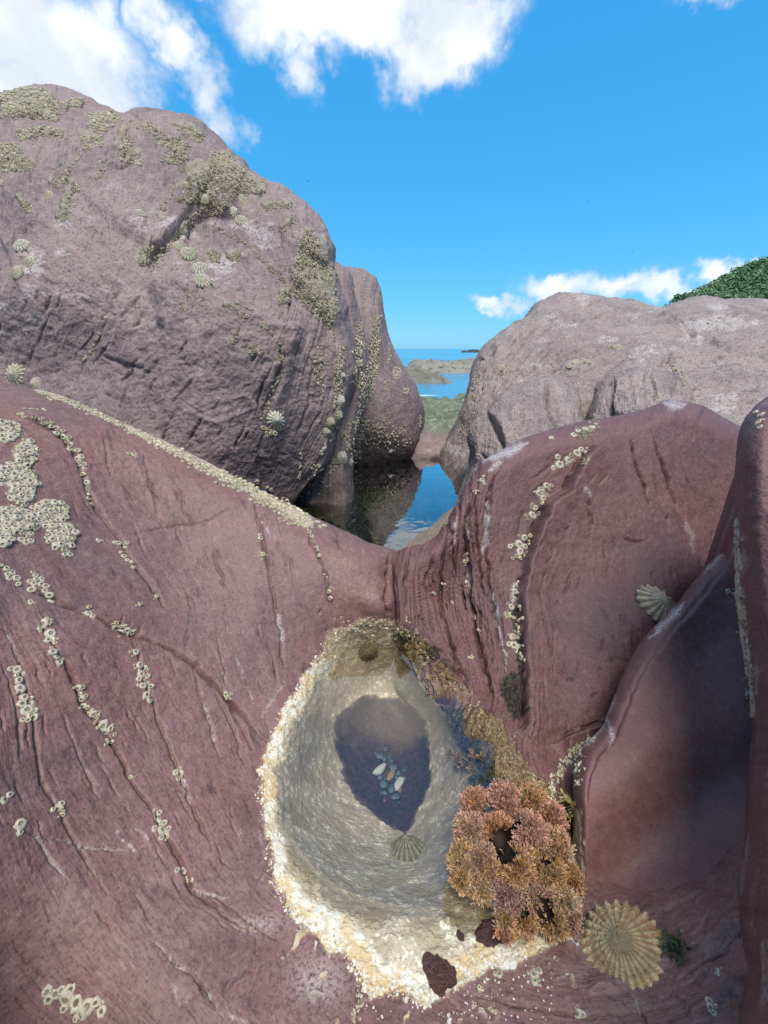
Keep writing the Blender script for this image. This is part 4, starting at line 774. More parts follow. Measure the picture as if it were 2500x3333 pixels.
rockfield('weedy_rock', -.9, 2.6, 4.2, 7.6, 110, lambda X, Y: -1.05 + (.46 + .12 * fbm(P2(X, Y), 1.3, 3, .55, 223) + .09 * fbm(P2(X, Y), 5, 4, .6, 224, True)) * envelope(X, Y, -.9, 2.6, 4.2, 7.6), M['weedrock'],
          label='flat green weedy rock at the water edge behind the nearer weedy rock', cat='rock')
rockfield('shore_boulder', 1.0, 1.9, 5.6, 6.7, 50, lambda X, Y: -1.05 + (.66 + .10 * fbm(P2(X, Y), 2.4, 3, .55, 225)) * np.sqrt(np.clip(1 - ((X - 1.45) / .45) ** 2 - ((Y - 6.15) / .55) ** 2, 0, 1)), plain('pale_rock', ((.30, .29, .20), (.38, .36, .26)), 5, .85, .6, .04),
          label='pale yellowish boulder at the right end of the green rocks in the gap', cat='boulder')
rockfield('reef', -5, 4.2, 18.5, 30, 130, lambda X, Y: SEA - .35 + (.62 + .34 * fbm(P2(X, Y * .6), .5, 3, .55, 231) + .22 * fbm(P2(X, Y), 1.4, 4, .6, 232, True)) * envelope(X, Y, -5, 4.2, 18.5, 30) * (1.15 - .12 * (X + .5)), M['reef'],
          label='brown flat reef lying left in the channel, nearer the viewer', cat='reef')
rockfield('reef', 1.5, 13, 27, 44, 130, lambda X, Y: SEA - .4 + (.86 + .40 * fbm(P2(X * .8, Y * .6), .42, 3, .55, 233) + .22 * fbm(P2(X, Y), 1.3, 3, .55, 234, True)) * envelope(X, Y, 1.5, 13, 27, 44), plain('reef_pale', ((.20, .18, .145), (.26, .235, .19), (.09, .085, .06)), .7, .85, .8, .12),
          label='paler ridged reef on the far side of the channel, meeting open sea', cat='reef')
def iy(px, py, Y): d = yp(px, py, Y)[2]; return point(px, py, d)
c = iy(1542, 1152, 190)
rockfield('islet', c[0] - 6.5, c[0] + 6.5, 186, 194, 60, lambda X, Y: SEA - .5 + (1.3 + .9 * fbm(P2(X, Y), .5, 3, .6, 241)) * envelope(X, Y, c[0] - 6.5, c[0] + 6.5, 186, 194), plain('islet_rock', ((.04, .045, .04), (.07, .07, .06)), .4),
          label='tiny dark rock islet near the sea horizon', cat='islet')

# wooded headland
HT = [(2120,1040),(2190,990),(2250,958),(2330,918),(2420,872),(2500,840),(2650,790),(2850,730),(3200,650)]
HB = [(2100,1150),(2190,1150),(2250,1150),(2330,1150),(2420,1150),(2500,1150),(2650,1150),(2850,1150),(3200,1150)]
hcn = [yp(x, y, 300) for x, y in HT] + [yp(x, y, 215) for x, y in HB] + [yp(2400,1000,255), yp(2700,960,255)]
g = patch(HB, HT, hcn, 12, 40, 30, 2.4, (20, -14, 4))
push(g, 3.0 * fbm(g['P'], .03, 3, .5, 251))
M['hill'] = plain('hill_turf', ((.03, .06, .018), (.06, .10, .03)), .05)
finish(g, 'hill', M['hill'], kind='structure'); hp, hn, _ = REG.pop()
def leaf_mat(name, a, b_):
    m, nt, bs, out = new_mat(name); oi = nt.attr('tone').outputs['Fac']
    nt.l.new(nt.mix(oi, a, b_), bs.inputs['Base Color']); bs.inputs['Roughness'].default_value = .7; bs.inputs['Specular IOR Level'].default_value = .2
    return m
M['leaf'] = leaf_mat('woodland_leaf', (.085, .15, .075), (.24, .34, .15))
def leaf_cloud(centres, radii, per, lsize, tones):
    """leaf-sized quads spread through crowns"""
    k = len(centres); c = np.repeat(centres, per, 0); r = np.repeat(radii, per)[:, None]
    d = RNG.normal(size=(k * per, 3)); d /= np.linalg.norm(d, axis=1, keepdims=True); d[:, 2] = np.abs(d[:, 2]) * 1.1 - .2
    p = c + d * r * RNG.uniform(.55, 1.05, (k * per, 1)); a = RNG.normal(size=p.shape); a /= np.linalg.norm(a, axis=1, keepdims=True)
    b2 = np.cross(a, d); b2 /= np.linalg.norm(b2, axis=1, keepdims=True) + 1e-9; s = lsize * RNG.uniform(.6, 1.3, (k * per, 1))
    V = np.stack([p - a * s - b2 * s * .6, p + a * s - b2 * s * .6, p + a * s + b2 * s * .6, p - a * s + b2 * s * .6], 1).reshape(-1, 3)
    tone = np.repeat(np.clip(np.repeat(tones, per) + RNG.normal(0, .15, k * per), 0, 1), 4)
    return V, np.arange(len(V)).reshape(-1, 4), tone
sel = RNG.choice(len(hp), 9000); cc_ = hp[sel] + np.array([0, 0, .6])
V, q, tone = leaf_cloud(cc_, RNG.uniform(1.0, 2.3, len(sel)) * 1.5, 12, .6, np.clip(.45 + .6 * fbm(cc_, .05, 3, .5, 261), 0, 1))
me = mesh_from('woodland', V, q, mat=M['leaf'], smooth=False); fattr(me, 'tone', tone)
add('woodland', me, kind='stuff', label='dense green woodland covering the headland', cat='woodland')
def tree(px, py, Y, rad, label, cat='bush'):
    c = iy(px, py, Y); root = bpy.data.objects.new('bush', None); COL.objects.link(root); root.location = (c[0], c[1], c[2] - rad * 2); root['label'] = label; root['category'] = cat; root['group'] = 'bushes on the headland skyline'
    cs = np.array([(rad * .2, 0, rad * 1.8), (-rad * .6, 0, rad * 1.4), (rad * .75, 0, rad * 1.9), (-rad * .2, 0, rad * 2.0), (rad * 1.1, 0, rad * 2.2), (0, .3, rad * 1.2)])
    V, q, tone = leaf_cloud(cs, np.full(6, rad * .62), 70, rad * .17, np.full(6, .2)); me = mesh_from('crown', V, q, mat=M['leaf'], smooth=False); fattr(me, 'tone', tone); add('crown', me, parent=root)
    a = np.linspace(0, 2 * math.pi, 7)[:-1]; V = [(math.cos(t) * r + x, math.sin(t) * r, z) for x, z, r in ((0, -rad * .5, rad * .2), (.1 * rad, rad * .8, rad * .13), (.3 * rad, rad * 1.8, rad * .06)) for t in a]
    q = [(k * 6 + i, k * 6 + (i + 1) % 6, k * 6 + 6 + (i + 1) % 6, k * 6 + 6 + i) for k in range(2) for i in range(6)]
    add('trunk', mesh_from('trunk', V, q, mat=plain('bark', ((.05, .04, .03), (.08, .06, .05)), 3)), parent=root)
tree(2208, 968, 262, 3.2, 'lone wind-bent bush on the skyline at the foot of the headland')
tree(2456, 858, 299, 2.6, 'dark bush standing on the headland ridge near the right border')
tree(2302, 944, 299, 2.2, 'small bush halfway up the headland ridge')
# small birds against the sky
M['bird'] = plain('dark_feather', ((.02, .02, .02), (.03, .03, .03)), 30)
for px, py, lb in ((1003, 590, 'tiny dark bird in the sky above the shoulder of the huge boulder'), (983, 656, 'tiny dark bird just over the outline of the huge boulder'), (1913, 657, 'tiny dark bird high in the open blue sky, upper of the right pair'), (2057, 820, 'tiny dark bird above the low clouds, lower of the right pair')):
    c = iy(px, py, 40); s = .085
    V = np.array([(0, -1, 0), (.18, -.2, .1), (0, 1.1, 0), (-.18, -.2, .1), (0, 0, -.18), (1.5, .1, .5), (.9, .45, .3), (-1.5, .1, .5), (-.9, .45, .3), (.25, 1.5, 0), (-.25, 1.5, 0)]) * s
    o = add('bird', mesh_from('bird', V, None, [(0, 1, 3), (1, 2, 3), (0, 4, 1), (0, 3, 4), (1, 4, 2), (3, 2, 4), (1, 5, 6), (1, 6, 2), (3, 8, 7), (3, 2, 8), (2, 9, 10)], M['bird'], False), lb, 'bird', 'birds in the sky'); o.location = c; o.rotation_euler.z = px % 3

# ------------------------------------------------------------------ setting shells on the rock
SP = np.concatenate([r[0] for r in REG]); SN = np.concatenate([r[1] for r in REG]); SI = np.concatenate([np.full(len(r[0]), r[2]) for r in REG])
CELL = 7.0; NXC, NYC = int(2800 / CELL), int(3700 / CELL)
_x, _y, _d = project(SP); _i = ((_x + 150) / CELL).astype(int); _j = (_y / CELL).astype(int)
ok = (_d > .01) & (_i >= 0) & (_i < NXC) & (_j >= 0) & (_j < NYC); idx = np.nonzero(ok)[0]
o_ = np.argsort(_d[idx], kind='stable'); key = (_j[idx] * NXC + _i[idx])[o_]; u_, f_ = np.unique(key, return_index=True)
BUF = np.full(NXC * NYC, -1); BUF[u_] = idx[o_][f_]
def surf(px, py):
    """the rock point seen at this place, its normal and distance"""
    i, j = int((px + 150) / CELL), int(py / CELL); v = -1
    for di, dj in ((0, 0), (0, 1), (1, 0), (-1, 0), (0, -1), (1, 1), (-1, -1)):
        k = (j + dj) * NXC + i + di
        if 0 <= k < len(BUF) and BUF[k] >= 0: v = BUF[k]; break
    if v < 0: return None
    n = SN[v]; r = ray_np(px, py); den = r @ n
    p = SP[v]
    if abs(den) > .12:
        d = ((p - np.array([0, 0, HC])) @ n) / den
        if abs(d - _d[v]) < .04 * _d[v]: p = np.array([0, 0, HC]) + r * d
    return p, n, _d[v]
def frame(n, up=(0, 0, 1), spin=0.0):
    n = Vector(n).normalized(); t = Vector(up) - n * Vector(up).dot(n)
    if t.length < .05: t = Vector((0, 1, 0)) - n * n.y
    t.normalize(); b = n.cross(t); c, s = math.cos(spin), math.sin(spin)
    x = t * c + b * s; y = n.cross(x); return Matrix((x, y, n)).transposed()

def shell_mat(name, wear=.45, lo=.42, hi=.75, patch_=(.20, .155, .095)):
    m, nt, bs, out = new_mat(name); c = nt.attr('tint').outputs['Color']; co = nt.new('ShaderNodeTexCoord').outputs['Object']
    oi = nt.new('ShaderNodeObjectInfo'); n = nt.noise(nt.vmath('ADD', co, oi.outputs['Location']), 2.2, 4, .65)
    c2 = nt.mix(nt.ramp(n, lo, hi, 0, wear), c, patch_); c2 = nt.mix(nt.math('MULTIPLY', oi.outputs['Random'], .16), c2, nt.mix(.5, c, (.30, .24, .16)))
    nt.l.new(c2, bs.inputs['Base Color']); bs.inputs['Roughness'].default_value = .75; bs.inputs['Specular IOR Level'].default_value = .3
    bp = nt.new('ShaderNodeBump'); bp.inputs['Strength'].default_value = .4; bp.inputs['Distance'].default_value = .06
    nt.l.new(nt.noise(co, 9, 3, .6), bp.inputs['Height']); nt.l.new(bp.outputs[0], bs.inputs['Normal'])
    return m
M['limpet'] = shell_mat('limpet_shell'); M['barnacle'] = shell_mat('barnacle_shell'); M['worn'] = shell_mat('worn_shell', .75, .46, .62, (.25, .15, .075))
# limpet: a ribbed, scalloped cone with its apex off centre
def limpet_mesh(seed, ribs, crest, groove, apexc, high=.5, spike=.10, mat='limpet', apexr=.33):
    r = np.random.default_rng(seed); seg = ribs * 4; rad = np.linspace(0, 1, 13); V = []; C = []
    ph = np.linspace(0, 2 * math.pi, seg, endpoint=False); rl = spike * (1 + r.random(ribs)); rlen = np.repeat(rl, 4)
    wave = np.tile([1.0, .45, -.15, .45], ribs)
    amp = 1 + .045 * np.sin(2 * ph + 1) + .03 * np.sin(3 * ph + seed)
    for k, q in enumerate(rad):
        prof = 1 - q ** 1.25
        R = q * amp * (1 + rlen * wave * q ** 2 * .9); z = high * prof + .05 * wave * q ** .8 * (.4 + q) + .012 * math.sin(q * 26) * q
        x = R * np.cos(ph) * .93 + .11 * (1 - q); y = R * np.sin(ph) * .84
        V += list(np.stack([x, y, z], -1))
        m = np.clip((wave + .15) / 1.15, 0, 1)[:, None] * .85 + .15 * r.random((seg, 1))
        c = np.array(groove) * (1 - m) + np.array(crest) * m; a = max(0, 1 - q / apexr); band = .85 + .15 * math.sin(q * 19)
        C += list((c * (1 - a) + np.array(apexc) * a) * band)
    for i in range(seg): V.append(np.array(V[12 * seg + i]) * [.96, .96, 1] + [0, 0, -.22]); C.append(np.array(groove))
    q = [(k * seg + i, (k + 1) * seg + i, (k + 1) * seg + (i + 1) % seg, k * seg + (i + 1) % seg) for k in range(13) for i in range(seg)]
    me = mesh_from('limpet', V, q, mat=M[mat]); cattr(me, 'tint', np.array(C)); return me
LM = [limpet_mesh(1, 15, (.78, .71, .52), (.20, .17, .105), (.60, .55, .40), .62), limpet_mesh(2, 17, (.72, .65, .48), (.24, .20, .125), (.50, .46, .33), .66), limpet_mesh(3, 14, (.84, .79, .63), (.26, .23, .16), (.70, .66, .54), .7)]
LBIG = limpet_mesh(4, 27, (.78, .64, .38), (.42, .22, .08), (.17, .15, .10), .56, .045, 'worn', .75); LGREY = limpet_mesh(5, 16, (.74, .60, .43), (.13, .12, .085), (.42, .34, .22), .66); LPOOL = limpet_mesh(6, 18, (.50, .43, .17), (.06, .055, .03), (.38, .31, .13), .65)
LDARK = limpet_mesh(7, 20, (.30, .21, .09), (.04, .03, .016), (.16, .11, .05), .5); LGREEN = limpet_mesh(8, 18, (.44, .47, .27), (.26, .27, .20), (.40, .42, .26), .5)
LIMPETS = [  # column, row, radius (pixels), mesh, label
 (2030, 3095, 150, LBIG, 'large orange and cream ribbed limpet below the seaweed clump, lower right'),
 (2146, 1972, 72, LGREY, 'grey green ribbed limpet clinging to the red rock by the slab edge'),
 (1325, 2768, 76, LPOOL, 'limpet with pale yellow ribs under water at the near side of the pool'),
 (1198, 2118, 44, LDARK, 'dark brown limpet at the far end of the small pool waterline'),
 (1312, 2240, 44, LGREEN, 'pale green striped limpet under water on the far wall of the small pool'),
 (52, 1222, 40, LM[0], 'large pale limpet on the crest of the near mound at the left border'), (118, 1256, 22, LM[1], 'flat small limpet on the mound crest beside the large pale limpet'),
 (72, 799, 23, LM[2], 'round pale limpet on the boulder, highest of three near the left border'), (100, 854, 20, LM[0], 'limpet on the boulder, right-hand one below the round pale limpet'), (55, 888, 20, LM[1], 'limpet on the boulder, lowest of three near the left border'), (160, 635, 16, LM[1], 'small green grey limpet on the boulder beside a slanting barnacle strip'),
 (458, 694, 14, LM[2], 'small limpet alone on the middle of the huge boulder'), (584, 802, 19, LM[1], 'limpet at the lower end of the diagonal barnacle crack, topmost of its row of four'), (613, 827, 24, LM[0], 'second limpet from the top in the row of four on the boulder'), (652, 875, 25, LM[2], 'third limpet from the top in the row of four on the boulder'), (660, 913, 26, LM[0], 'lowest limpet in the row of four on the boulder'),
 (791, 650, 19, LM[1], 'limpet under the widest barnacle patch, highest of its three'), (764, 692, 17, LM[2], 'limpet under the widest barnacle patch, middle of its three'), (786, 718, 20, LM[0], 'limpet under the widest barnacle patch, lowest of its three'), (668, 650, 13, LM[0], 'small limpet inside the widest barnacle patch on the boulder'), (603, 757, 12, LM[1], 'small limpet in the diagonal barnacle crack on the boulder'),
 (898, 1367, 27, LM[2], 'pale star-ribbed limpet above a barnacle cluster low on the boulder'),
 (1110, 1308, 17, LM[2], 'limpet on the boulder edge, uppermost of the overlapping four beside the barnacle column'), (1100, 1355, 22, LM[0], 'bold striped limpet, largest of the four beside the barnacle column'), (1078, 1378, 17, LM[1], 'limpet below left of the bold striped limpet at the boulder edge'), (1066, 1408, 16, LM[1], 'lowest limpet of the four beside the barnacle column'),
 (1114, 1490, 18, LM[2], 'pale limpet on the shaded buttress above the far pool'), (1142, 1505, 13, LM[1], 'smaller limpet right of the pale limpet on the buttress'), (1271, 1470, 8, LM[2], 'tiny limpet low on the dark foot of the tall pillar'), (1396, 1468, 6, LM[2], 'tiny limpet on the foot of the sloping rock beside the gap'), (1118, 1225, 10, LM[2], 'small limpet high in the barnacle column at the boulder edge'), (1112, 1195, 9, LM[1], 'small limpet at the very top of the barnacle column at the boulder edge'),
 (1176, 1148, 9, LM[0], 'small limpet in the upper barnacle streak left of the pillar'),
 (2011, 1133, 15, LM[1], 'round limpet alone on the grey sloping rock, highest there'), (1859, 1164, 10, LM[2], 'limpet on the grey rock, upper left of a group of four'), (1874, 1180, 13, LM[0], 'limpet on the grey rock, largest of a group of four'), (1913, 1177, 10, LM[1], 'limpet on the grey rock, rightmost of a group of four'), (1852, 1192, 9, LM[1], 'limpet on the grey rock, lowest of a group of four'), (1632, 1197, 11, LM[0], 'single limpet near the left outline of the grey sloping rock'),
]
LP_POS = []
for i, (px, py, r, me, lb) in enumerate(LIMPETS):
    s_ = surf(px, py)
    if s_ is None: print('limpet misses', lb); continue
    p, n, d = s_; nb = [surf(px + a * r * .7, py + b * r * .7) for a in (-1, -.5, 0, .5, 1) for b in (-1, -.5, 0, .5, 1)]; nb = [v for v in nb if v and abs(v[2] - d) < .12 * d]; n = np.mean([v[1] for v in nb], 0); n /= np.linalg.norm(n); r *= 1.22 if r < 30 and py < 1600 else 1.0; R = r * d / FL; LP_POS.append((px, py, r))
    o = add('limpet', me, lb, 'limpet', 'limpets on the rocks')
    M3 = frame(n, (0, 0, 1), random.uniform(-.8, .8)) @ Matrix.Diagonal((R, R, R * random.uniform(.9, 1.1)))
    if me is LBIG: tc_ = -ray_np(px, py); tc_ /= np.linalg.norm(tc_); M3 = frame(n * .5 + tc_ * .7, (0, 1, 0), .25) @ Matrix.Diagonal((R * .80, R * 1.12, R * .9))
    o.matrix_world = Matrix.Translation(Vector(p) - Vector(n) * R * .02) @ M3.to_4x4()

# ---- barnacles
def barnacle_mesh(seed, seg, fine=True):
    r = np.random.default_rng(seed); ph = np.linspace(0, 2 * math.pi, seg, endpoint=False) + r.random() * 6
    prof = [(1.06, -.25), (1.0, .0), (.84, .34), (.62, .62), (.46, .64), (.36, .45), (.32, .30)] if fine else [(1.02, -.2), (.90, .35), (.60, .72), (.30, .45)]
    tops = (.52, .45, .36) ; V = []; C = []; fl = 1 + .10 * np.cos(6 * ph + r.random() * 6) + .07 * r.normal(size=seg); sq = .86 + .14 * r.random(); lop = .10 * r.normal()
    for k, (R, z) in enumerate(prof):
        f = fl if R > .55 else 1 + (fl - 1) * .4
        V += list(np.stack([R * f * np.cos(ph), R * f * np.sin(ph) * sq, z * (1 + lop * np.cos(ph)) + .04 * r.normal(size=seg) * (R > .4)], -1))
        inner = R < .40; base = np.array((.19, .16, .11)) if inner else np.array((.60, .53, .395)) * (.8 + .2 * min(1, z / .6 + .25))
        C += list(base * (1 + .14 * r.normal(size=(seg, 1))) * (1 + .05 * r.normal(size=(1, 3))))
    V.append((0, 0, .34 if fine else .3)); C.append((.34, .30, .21) if seed % 3 else (.07, .055, .04)); L = len(prof)
    q = [(k * seg + i, k * seg + (i + 1) % seg, (k + 1) * seg + (i + 1) % seg, (k + 1) * seg + i) for k in range(L - 1) for i in range(seg)]
    t = [((L - 1) * seg + i, (L - 1) * seg + (i + 1) % seg, L * seg) for i in range(seg)]
    return np.array(V), np.array(q), np.array(t), np.clip(np.array(C), .01, .9)
BM = []
for k in range(7):
    V, q, t, C = barnacle_mesh(10 + k, 14); me = mesh_from('barnacle', V, q, t, M['barnacle']); cattr(me, 'tint', C); BM.append(me)
SMALL = [barnacle_mesh(30 + k, 6, False) for k in range(5)]
BARN = []     # (size px, point, normal, radius, label, group)
def taken(px, py, r, pts, f=.66):
    if not pts: return False
    a = np.array(pts); return bool((np.hypot(a[:, 0] - px, a[:, 1] - py) < (a[:, 2] + r) * f).any())
def put(px, py, r, pts, label, group):
    if taken(px, py, r, pts) or any(math.hypot(px - a, py - b) < c * .9 for a, b, c in LP_POS if c > 10): return
    s_ = surf(px, py)
    if s_ is None: return
    p, n, d = s_; pts.append((px, py, r)); BARN.append((r, p, n, r * d / FL, label, group))
def strip(line, w0, w1, n, r0, r1, label, group=None):
    kn = knots(line); pts = []
    for _ in range(n * 3):
        t = random.random(); x = np.interp(t * kn[-1], kn, [a[0] for a in line]); y = np.interp(t * kn[-1], kn, [a[1] for a in line]); w = w0 + (w1 - w0) * t
        put(x + random.gauss(0, w * .5), y + random.gauss(0, w * .5), random.uniform(r0, r1), pts, label, group or label)
        if len(pts) >= n: break
def blob(cx, cy, rx, ry, n, r0, r1, label, group=None, pts=None):
    pts = [] if pts is None else pts; n += len(pts)
    for _ in range((n) * 4):
        a = random.uniform(0, 6.283); q = math.sqrt(random.random()); put(cx + rx * q * math.cos(a), cy + ry * q * math.sin(a), random.uniform(r0, r1), pts, label, group or label)
        if len(pts) >= n: break
def area(poly, n, r0, r1, label, group=None, gap=.08, sc_=40):
    p = np.array(poly, float); pts = []
    X = RNG.uniform(p[:, 0].min(), p[:, 0].max(), n * 6); Y = RNG.uniform(p[:, 1].min(), p[:, 1].max(), n * 6)
    keep = in_poly(X, Y, poly) & (fbm(np.stack([X / sc_, Y / sc_, X * 0], -1), 1, 3, .55, 301) > -gap - .25)
    for x, y in zip(X[keep], Y[keep]):
        put(x, y, random.uniform(r0, r1), pts, label, group or label)
        if len(pts) >= n: break
# near mound (the largest in the picture)
for pts_, lb in (([(180,3235,22),(215,3250,26),(250,3262,28),(285,3275,30),(300,3300,26),(265,3300,20),(200,3222,16),(312,3262,18)], 'large pale barnacle in the clump near the lower left corner'),
                 ([(15,2605,20)], 'single pale barnacle at the left border of the mound'), ([(66,2682,22)], 'single large barnacle beside a white vein, lower left'), ([(190,2632,15),(196,2650,9)], 'small barnacle of a pair right of a single large one'),
                 ([(55,2180,15),(62,2215,16),(66,2240,17),(80,2270,17),(72,2290,15),(88,2310,18),(96,2325,16),(84,2328,14)], 'barnacle in the short vertical row at the left border of the mound'),
                 ([(505,2655,14),(515,2680,16),(528,2702,17),(540,2720,13)], 'barnacle of the slanting row of four below the long crack'), ([(590,2815,17),(598,2834,12)], 'barnacle of a pair farther down the long crack'), ([(610,2862,12)], 'lone small barnacle at the lower end of the long crack'),
                 ([(425,2530,9)], 'lone small barnacle midway on the long crack'), ([(588,2520,14),(582,2532,9)], 'barnacle beside a white streak left of the pool'),
                 ([(305,2325,12),(310,2340,10),(335,2362,15),(342,2382,14),(352,2396,17),(360,2372,12),(350,2412,12)], 'barnacle in the cluster on the upper long crack'),
                 ([(255,2240,12),(262,2258,11),(266,2275,12),(272,2298,12)], 'barnacle in the short chain above the long crack cluster'),
                 ([(140,2030,15),(152,2045,17),(165,2062,17),(172,2078,13),(146,2060,12),(160,2030,11)], 'barnacle in the tight cluster at the head of the long crack'), ([(172,2122,12),(186,2140,14),(194,2156,11)], 'barnacle of a small group of three under the tight cluster'),
                 ([(442,2122,14),(455,2165,14),(468,2175,13),(460,2195,13),(472,2215,13),(465,2232,12),(480,2245,14),(478,2262,12),(488,2280,13)], 'barnacle in the curved chain on the middle of the mound'),
                 ([(290,1997,16),(302,2006,9)], 'barnacle sitting on the dark diagonal crack, left'), ([(378,2045,13),(395,2056,13),(415,2052,12),(430,2060,11),(400,2068,10)], 'barnacle in the row on the dark diagonal crack, right'), ([(735,2260,11),(748,2266,7)], 'lone barnacle where streaks run towards the pool'),
                 ([(100,1960,11)], 'lone barnacle above the head of the long crack'), ([(455,1968,9)], 'lone small barnacle in the plain middle of the mound, left one'), ([(508,1942,9)], 'lone small barnacle in the plain middle of the mound, right one'), ([(320,1760,9)], 'lone barnacle left of the short row on the mound'), ([(848,1752,9),(856,1804,11),(852,1812,8)], 'barnacle on the thin pale line in the mound flank')):
    pl = []
    for x, y, r in pts_: put(x, y, r * random.uniform(.8, 1.1), pl, lb, lb)
    for x, y, r in pts_:
        for _ in range(3 if len(pts_) > 1 else 1): a_ = random.uniform(0, 6.28); put(x + r * 1.25 * math.cos(a_), y + r * 1.25 * math.sin(a_), r * random.uniform(.35, .8), pl, lb, lb)
CL = 'barnacle in the thick crusted clump at the left border of the mound'; pl = []
for cx, cy, rx, ry, n, wh in ((25,1405,45,35,22,'at its top by the left border'),(85,1475,38,45,26,'in its upper right lobe'),(40,1545,60,40,34,'in its narrow waist'),(95,1565,30,35,10,'on the right of its waist'),(70,1610,45,30,22,'just above its broad base'),(60,1690,75,50,60,'in its broad base, left half'),(160,1670,60,45,40,'in its broad base, upper right'),(200,1745,48,45,34,'in its lower right lobe'),(215,1800,14,20,4,'at its lowest right tip'),(15,1750,25,25,6,'low at the left border'),(90,1750,30,20,6,'under the middle of its base')):
    lb = 'barnacle of the thick crusted mound clump, ' + wh; blob(cx, cy, rx, ry, n, 8, 14, lb, lb, pl)
strip([(60,1345),(130,1370),(175,1388)], 6, 10, 14, 6, 9, 'flat barnacle in the band curving over the mound crest'); strip([(180,1392),(215,1430),(240,1470),(255,1490)], 14, 12, 18, 8, 12, 'barnacle in the band curving down from the mound crest'); strip([(262,1505),(275,1540),(285,1570)], 8, 6, 8, 7, 11, 'barnacle in the lower end of the curving band')
strip([(282,1590),(298,1650)], 3, 3, 4, 5, 8, 'small barnacle trailing below the curving band')
strip([(5,1845),(40,1880),(70,1890)], 14, 14, 12, 9, 14, 'barnacle in the upper row below the thick clump'); strip([(95,1900),(130,1890),(165,1950)], 14, 10, 16, 9, 13, 'barnacle in the slanting row under the thick clump'); strip([(110,1860),(125,1880)], 8, 8, 4, 8, 10, 'barnacle at the tip of the slanting row under the clump')
strip([(368,1765),(420,1775)], 7, 7, 7, 7, 11, 'barnacle in the short level row on the mound'); strip([(395,1795),(420,1830),(440,1850)], 7, 7, 9, 7, 11, 'barnacle in the slanting row beneath the short level row')
strip([(70,1330),(160,1338)], 5, 5, 6, 4, 7, 'flat barnacle on the mound top at the left'); strip([(410,1470),(450,1490)], 5, 4, 7, 6, 9, 'barnacle in the small patch at the head of a hairline crack')
RG = 'barnacle in the long crust along the mound crest'
strip([(110,1268),(300,1342),(420,1395)], 7, 9, 110, 4, 7, RG); strip([(420,1395),(560,1470),(700,1540)], 11, 15, 190, 5, 8, RG); strip([(700,1540),(820,1600),(930,1660)], 17, 24, 200, 6, 9, RG + ', broad part'); blob(955, 1680, 52, 34, 60, 6, 10, RG + ', wide right end'); blob(1000, 1708, 25, 18, 14, 7, 10, RG + ', rightmost tip')
blob(1045, 1703, 14, 18, 7, 8, 11, 'barnacle in the little cluster just right of the crest crust'); blob(880, 1640, 30, 10, 12, 6, 9, RG)
strip([(1000,1725),(1030,1775),(1042,1815)], 5, 4, 13, 7, 10, 'barnacle in the single file dropping from the crest crust'); strip([(1055,1860),(1060,1880)], 3, 3, 3, 5, 7, 'small barnacle between the single file and the orange pair'); strip([(1068,1905),(1078,1940)], 5, 5, 5, 8, 11, 'tan barnacle at the lower end of the single file'); strip([(860,1300+300),(900,1640)], 6, 6, 8, 5, 7, RG)
# red rock
for lb, pts_ in (('barnacle in the cluster of eight on top of the red rock', [(1868,1416,11),(1882,1402,11),(1893,1410,11),(1905,1396,12),(1917,1405,11),(1926,1390,12),(1938,1382,11),(1900,1420,9)]),
                 ('barnacle of the pair above the fold of the red rock', [(1822,1512,19),(1850,1498,13)]), ('barnacle of the grey group at the head of the fold', [(1878,1475,14),(1892,1470,12),(1905,1474,11)]), ('small barnacle beside the fold head', [(1912,1500,10),(1906,1510,9)]),
                 ('barnacle in the group of five above the fold bend', [(1760,1592,12),(1778,1582,12),(1753,1608,12),(1768,1622,13),(1752,1596,8)]), ('barnacle of the stacked pair at the fold bend', [(1742,1654,11),(1733,1676,17)]),
                 ('grey barnacle in the cluster left of the fold', [(1707,1750,15),(1690,1772,15),(1708,1780,14),(1678,1782,14),(1693,1795,13),(1680,1812,11),(1712,1768,10),(1702,1800,10)]), ('tan barnacle near the left outline of the red rock', [(1570,1564,11),(1549,1598,7)]),
                 ('barnacle of the upper small pair in the red rock groove', [(1516,1810,9),(1513,1828,9)]), ('single barnacle in the red rock groove below the small pair', [(1516,1894,10)]), ('lone tan barnacle by the pale line atop the red rock', [(1795,1424,9)]),
                 ('barnacle in the dark lower part of the fold', [(1664,1976,12),(1662,2000,12),(1683,1980,9),(1690,2020,11),(1686,2045,11),(1668,2072,12),(1682,2075,10),(1690,2060,9),(1673,2100,13),(1690,2105,10),(1698,2140,11),(1680,2118,9)]), ('pale barnacle above the dark part of the fold', [(1682,1905,10),(1676,1925,10),(1674,1945,8)]),
                 ('barnacle of the pair near the top of the right border rock', [(2476,1350,13),(2470,1372,14)]), ('small barnacle on the outline of the right border rock', [(2386,1655,9)]), ('small barnacle high on the shaded slab', [(2371,1924,9)]),
                 ('barnacle left of the red rock groove', [(1556,2050,6),(1535,2140,7),(1548,2010,5),(1440,1900,7),(1410,1930,6),(1470,1960,5)]), ('white barnacle on the rock below the pool', [(1738,3172,16),(1742,3195,12),(1626,3170,12),(1560,3215,9),(1602,3290,9),(1545,3270,8)]), ('pale barnacle in the lower right corner', [(2312,3280,16),(2338,3160,10),(1880,3300,14)]), ('cream barnacle in the crack at the foot of the slab', [(1880,2450,9),(1868,2440,8),(1885,2490,9),(1876,2510,8),(1880,2550,7)])):
    pl = []
    for x, y, r in pts_: put(x, y, r * random.uniform(.8, 1.1), pl, lb, lb)
    for x, y, r in pts_:
        for _ in range(3 if len(pts_) > 1 else 1): a_ = random.uniform(0, 6.28); put(x + r * 1.25 * math.cos(a_), y + r * 1.25 * math.sin(a_), r * random.uniform(.35, .8), pl, lb, lb)
